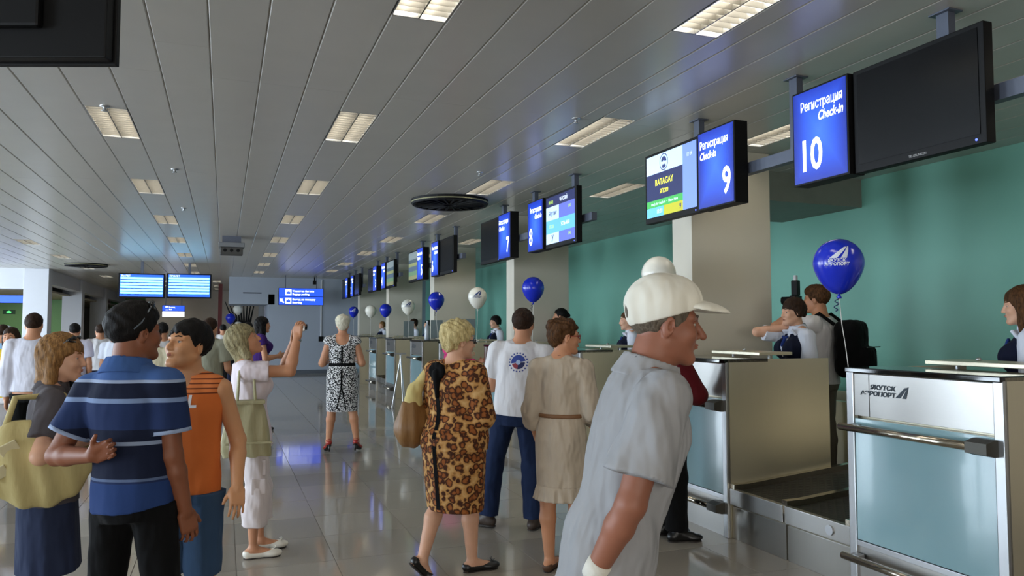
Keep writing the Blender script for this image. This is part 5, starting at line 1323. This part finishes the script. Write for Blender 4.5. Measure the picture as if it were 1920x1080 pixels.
def capcut(X, Y, Z):
    x, y, z = X-hc_i[0], Y-hc_i[1], Z-hc_i[2]; qy = (Rh_[0, 1]*x + Rh_[1, 1]*y + Rh_[2, 1]*z)/hs; qz = (Rh_[0, 2]*x + Rh_[1, 2]*y + Rh_[2, 2]*z)/hs
    return (.024 + .34*qy - qz)*hs
S.cut(capcut); S.ell(HF(0, -.125, .030), V3(.028, .02, .022)*hs, Rh_, .006, 'sub'); cp = S.build('cap', capm, i_['t'], .005)
S = Shape(); S.ell(HF(0, .092, .050), V3(.080, .098, .030)*hs, Rh_ @ rotm(-5, 0, 0), .004); S.ell(HF(0, .085, .008), V3(.13, .26, .050)*hs, Rh_ @ rotm(-5, 0, 0), .004, 'sub'); S.build('brim', capm, cp, .004)
MB().lathe([(0, .008), (.008, .004), (.009, 0)], 10, tuple(HF(0, -.012, .146))).build('top_button', capm, cp, smooth=True)
q = i_['wri']['R']; d_w = unit(q - i_['elb']['R'])
MB().tube([q - d_w*.055, q - d_w*.03, q - d_w*.002], [.0345, .0355, .0335], 18).build('wrist_bandage', simple('bandage', (220, 216, 204), .9, bump=.5, bscale=90), i_['t'], smooth=True)

# --- man in the dark red shirt
pj = (3.02, 4.66)
J = dict(sex='m', skin=SK_M, h=.008, hair=dict(kind='short', mat=H_DKB), head=(10, 0, 0), w=1.0, armR=dict(u=(.30, .40, -.9), f=(-.85, .35, .05)), armL=dict(u=(-.2, .3, -.9), f=(.8, .4, .1)), legR=dict(t=(.03, .02, -1), s=(0, -.02, -1), fy=0), legL=dict(t=(-.02, -.03, -1), s=(0, -.03, -1), fy=0),
         top=dict(mat=cloth('maroon_cloth', (84, 20, 26)), sleeve=1.2, hem=.0, inf=.018, loose=.5, sinf=.012), bottom=dict(kind='pants', mat=BLKC, waist=.03, inf=.018, flare=.014), shoes=dict(kind='shoe', mat=LEAB))
person('man in a dark red shirt and black trousers half hidden behind the cap', pj, away(*pj)+70, 1.62, J)

# ------------------------------------------------------------------ staff behind the desks
def agent(label, pos, face, H, hair, head=(0, 0, 0), h=.009, **kw):
    sp = dict(sex='f', skin=kw.pop('skin', SK_F), h=h, hair=hair, head=head, w=.98, top=dict(name='blouse', mat=BLOUSE, sleeve=kw.pop('sleeve', .8), hem=-.02, inf=.012, sinf=.008, sflare=.008, collar=BLOUSE), vest=NAVY, bottom=dict(kind='skirt', mat=NAVY, hem=.3, a=.1, b=.08, waist=.06, inf=.012), shoes=dict(kind='flat', mat=LEAB))
    sp.update(kw); _, i = person(label, pos, away(*pos)+face, H, sp, 'check-in staff', .14)
    S = Shape()
    for s_ in (-1, 1): S.ell(i['TF'](s_*.018, .066, .268), V3(.022, .010, .014), i['Rt'], .006)
    S.cone(i['TF'](0, .068, .264), i['TF'](.01, .078, .225), .012, .016, .008); S.build('neck_bow', cloth('blue_bow', (34, 52, 110)), i['t'], .006)
    return i
agent('check-in agent with long brown hair at the right edge', (4.58, 3.12), 272, 1.63, dict(kind='long', mat=H_CHE, len=.17, bang=.040, vol=.006), (-4, -4, 0), FINE)
agent('check-in agent with dark bob holding a hand to her cheek', (4.56, 5.08), 240, 1.63, dict(kind='bob', mat=H_DKB, len=.02, bang=.030, vol=.004), (0, -4, 0), FINE, armR=dict(to=lambda HF, TF: HF(.085, .03, -.13), pole=(1, .5, -.8), h=(-.2, -.1, .95), n=(-.95, .1, 0), curl=22))
agent('check-in agent with short black hair behind the white T-shirt', (4.56, 12.59), 250, 1.60, dict(kind='bob', mat=H_BLK, len=.03, bang=.045), (0, -6, 0))
agent('check-in agent mostly hidden behind the white cap', (4.56, 7.88), 262, 1.58, dict(kind='short', mat=H_CHE), (0, -4, 0))
agent('dark-haired agent behind the woman with red glasses', (4.58, 9.87), 275, 1.66, dict(kind='bun', mat=H_BLK), (0, 0, 0), skin=SK_M, sleeve=1.5)
agent('curly-haired agent at desk four', (4.54, 18.70), 255, 1.60, dict(kind='fluffy', mat=H_DKB, vol=.01), (0, -5, 0), .011)
agent('agent beside the white column near desk five', (4.58, 17.43), 250, 1.56, dict(kind='bob', mat=H_BLK, len=.06), (0, 0, 0), .011)
agent('fair-haired agent at the farthest desk', (4.58, 23.0), 250, 1.58, dict(kind='bob', mat=H_LTB, len=.03, bang=.04), (0, 0, 0), .011)
# photographer with a backpack behind the desk
pm = (5.02, 5.30)
Mn = dict(sex='m', skin=SK_M, h=.007, face=0, hair=dict(kind='short', mat=H_CHE, vol=.004, top=1), head=(-6, 0, 0), w=1.05, armL=dict(to=lambda HF, TF: HF(-.08, .13, -.10), pole=(-.8, 0, -.7), h=(.2, .5, .8), n=(.9, .2, 0), curl=55), armR=dict(to=lambda HF, TF: HF(.08, .13, -.10), pole=(.8, 0, -.7), h=(-.2, .5, .8), n=(-.9, .2, 0), curl=55),
          top=dict(mat=WHT, sleeve=.7, hem=-.03, inf=.02, loose=.6, sinf=.012, sflare=.012), bottom=dict(kind='pants', mat=cloth('khaki', (110, 104, 92)), waist=.0), shoes=dict(kind='shoe', mat=LEAB))
_, m_ = person('photographer in a white shirt behind the agent with the dark bob', pm, away(*pm)+292, 1.76, Mn, None, .14)
bp = local_thing(m_, 'backpack', 'black backpack worn by the photographer', 'backpack'); S = Shape(); T_ = m_['TF']
S.box(T_(0, -.155, .15), V3(.165, .11, .25), None, .08, .03); S.box(T_(0, -.22, .09), V3(.12, .07, .13), None, .05, .03); S.warp(wob(.003, 40)); bo = S.build('pack_body', BLKC, bp, .008)
for s_ in (-1, 1): MB().tube([T_(s_*.07, -.10, .27), T_(s_*.075, -.03, .325), T_(s_*.075, .075, .27), T_(s_*.09, .08, .17), T_(s_*.10, -.06, .06)], .017, 8).build('shoulder_strap', BLKC, bp, smooth=True)
for i in range(2): MB().tube([T_(-.09, -.26 - .02*i, .16 - .1*i), T_(.09, -.26 - .02*i, .16 - .1*i)], .005, 6).build('zip', M_DARKB, bo)
MB().tube([T_(.05, -.20, .01), T_(.06, -.22, -.06), T_(.03, -.22, -.11)], .008, 6).build('loose_strap', BLKC, bp)
cmr = local_thing(m_, 'camera_with_flash', 'black camera with upright flash held at the photographer face', 'camera'); HF = m_['HF']
c0 = HF(0, .17, .0)
MB().box(tuple(c0 - V3(.07, .03, .045)), tuple(c0 + V3(.07, .03, .045)), .01).build('camera_body', M_BLACK, cmr); MB().tube([c0 + V3(0, .03, 0), c0 + V3(0, .13, 0)], .036, 16).build('lens', M_BLACK, cmr, smooth=True)
MB().box(tuple(c0 + V3(-.034, -.03, .045)), tuple(c0 + V3(.034, .03, .185)), .008).build('flash_head', M_BLACK, cmr); MB().box(tuple(c0 + V3(-.022, -.012, .185)), tuple(c0 + V3(.022, .012, .232)), .003).build('bounce_card', M_WHITE, cmr)

# ------------------------------------------------------------------ people farther off
def walker(label, pos, face, H, top, bottom, hair, h=.011, group='travellers in the hall', z=0, **kw):
    sp = dict(sex=kw.pop('sex', 'm'), skin=kw.pop('skin', SK_M), h=h, hh=h*.8, face=kw.pop('face_on', 0), hair=hair, w=kw.pop('w', 1.0),
              top=dict(mat=top, sleeve=kw.pop('sleeve', .7), hem=kw.pop('hem', -.02), inf=.018, loose=kw.pop('loose', .6), sinf=.010, sflare=.008), bottom=bottom or dict(kind='pants', mat=BLKC, waist=.03, inf=.014), shoes=dict(kind='shoe', mat=LEAB)); sp.update(kw)
    return person(label, pos, away(*pos)+face, H, sp, group, z)[1]
SH = dict(kind='short', mat=H_BLK); SHB = dict(kind='short', mat=H_DKB)
pant = lambda m, w_=-.012: dict(kind='pants', mat=m, waist=w_, inf=.016)
walker('man in a long white shirt and black trousers left of the brown bob', (-1.80, 8.80), 12, 1.665, cloth('white_shirt_thin', (214, 214, 226)), pant(BLKC), SHB, sleeve=1.85, h=.009, hem=.0, collar=None)
walker('woman in a yellow top and white trousers at the left edge', (-2.13, 9.45), 200, 1.52, cloth('yellow_top', (226, 198, 60)), pant(WHT), dict(kind='long', mat=H_DKB, len=.16), sex='f', face_on=1, sleeve=.4, h=.009)
walker('person in a light blue shirt cut by the left edge', (-2.86, 12.2), 10, 1.56, cloth('sky_shirt', (150, 190, 226)), pant(BLKC), SHB)
walker('person in a pale cap far behind the yellow top', (-3.35, 14.6), 350, 1.55, cloth('sky_pale', (176, 200, 220)), pant(BLKC), dict(kind='short', mat=hair_mat('cap_pale', (190, 206, 220), (214, 224, 232))))
walker('dark-haired man in a lilac white shirt before the second column', (-2.07, 12.7), 8, 1.585, cloth('lilac_shirt', (204, 202, 220)), pant(BLKC), SH)
walker('man in a white T-shirt before the third column', (-1.95, 14.3), 350, 1.575, WHT, pant(NAVY), SHB)
walker('person in a bright white shirt beside the striped polo shoulder', (-1.50, 12.6), 30, 1.55, BLOUSE, pant(NAVY), SHB)
walker('person in a cream shirt between the striped man and the boy', (-.72, 9.1), 20, 1.53, cloth('cream_shirt', (222, 214, 186)), pant(BLKC), SH, w=1.1)
walker('man in a white shirt with black hair behind the boy', (-.78, 11.2), 350, 1.59, WHT, pant(BLKC), SH)
walker('man in a grey green T-shirt and dark jeans behind the boy', (-.16, 9.70), 25, 1.635, cloth('grey_green_tee', (150, 150, 132)), pant(cloth('dark_jeans', (34, 38, 52)), -.022), SHB, h=.009, armR=dict(u=(.2, .05, -1), f=(-.2, .9, -.3)), hem=-.03)
walker('woman with long black hair in a purple top with folded arms', (.51, 11.7), 80, 1.685, cloth('purple_top', (62, 36, 104)), pant(BLKC), dict(kind='long', mat=H_BLK, len=.16, bang=.04), sex='f', face_on=1, h=.009, sleeve=.3, armR=dict(u=(.15, .15, -1), f=(-.5, .85, .15)), armL=dict(u=(-.15, .2, -1), f=(.5, .85, .1)))
walker('man in a black suit behind the blond photographer', (.36, 12.9), 20, 1.61, BLKC, pant(BLKC), SH, sleeve=1.9)
walker('woman with fair hair in a floral top far down the hall', (.25, 17.3), 10, 1.60, M_FLOR, pant(NAVY), dict(kind='bob', mat=H_LTB, len=.05), sex='f', h=.014)
walker('person in a white shirt far down the hall', (-.02, 19.5), 0, 1.60, WHT, pant(BLKC), SH, h=.014)
walker('second person in white far down the hall beside the fair-haired woman', (.24, 20.6), 15, 1.63, BLOUSE, pant(BLKC), SHB, h=.014)
ip = walker('woman in pink leaning on the counter of desk seven', (3.02, 10.25), 125, 1.52, cloth('pink_top', (220, 70, 130)), pant(cloth('stone', (190, 180, 160))), SHB, sex='f', h=.009, sleeve=1.3, armR=dict(u=(.35, .75, -.35), f=(.25, .95, .12)), armL=dict(u=(-.2, .5, -.8), f=(.2, .9, .2)), lean=(6, 0))
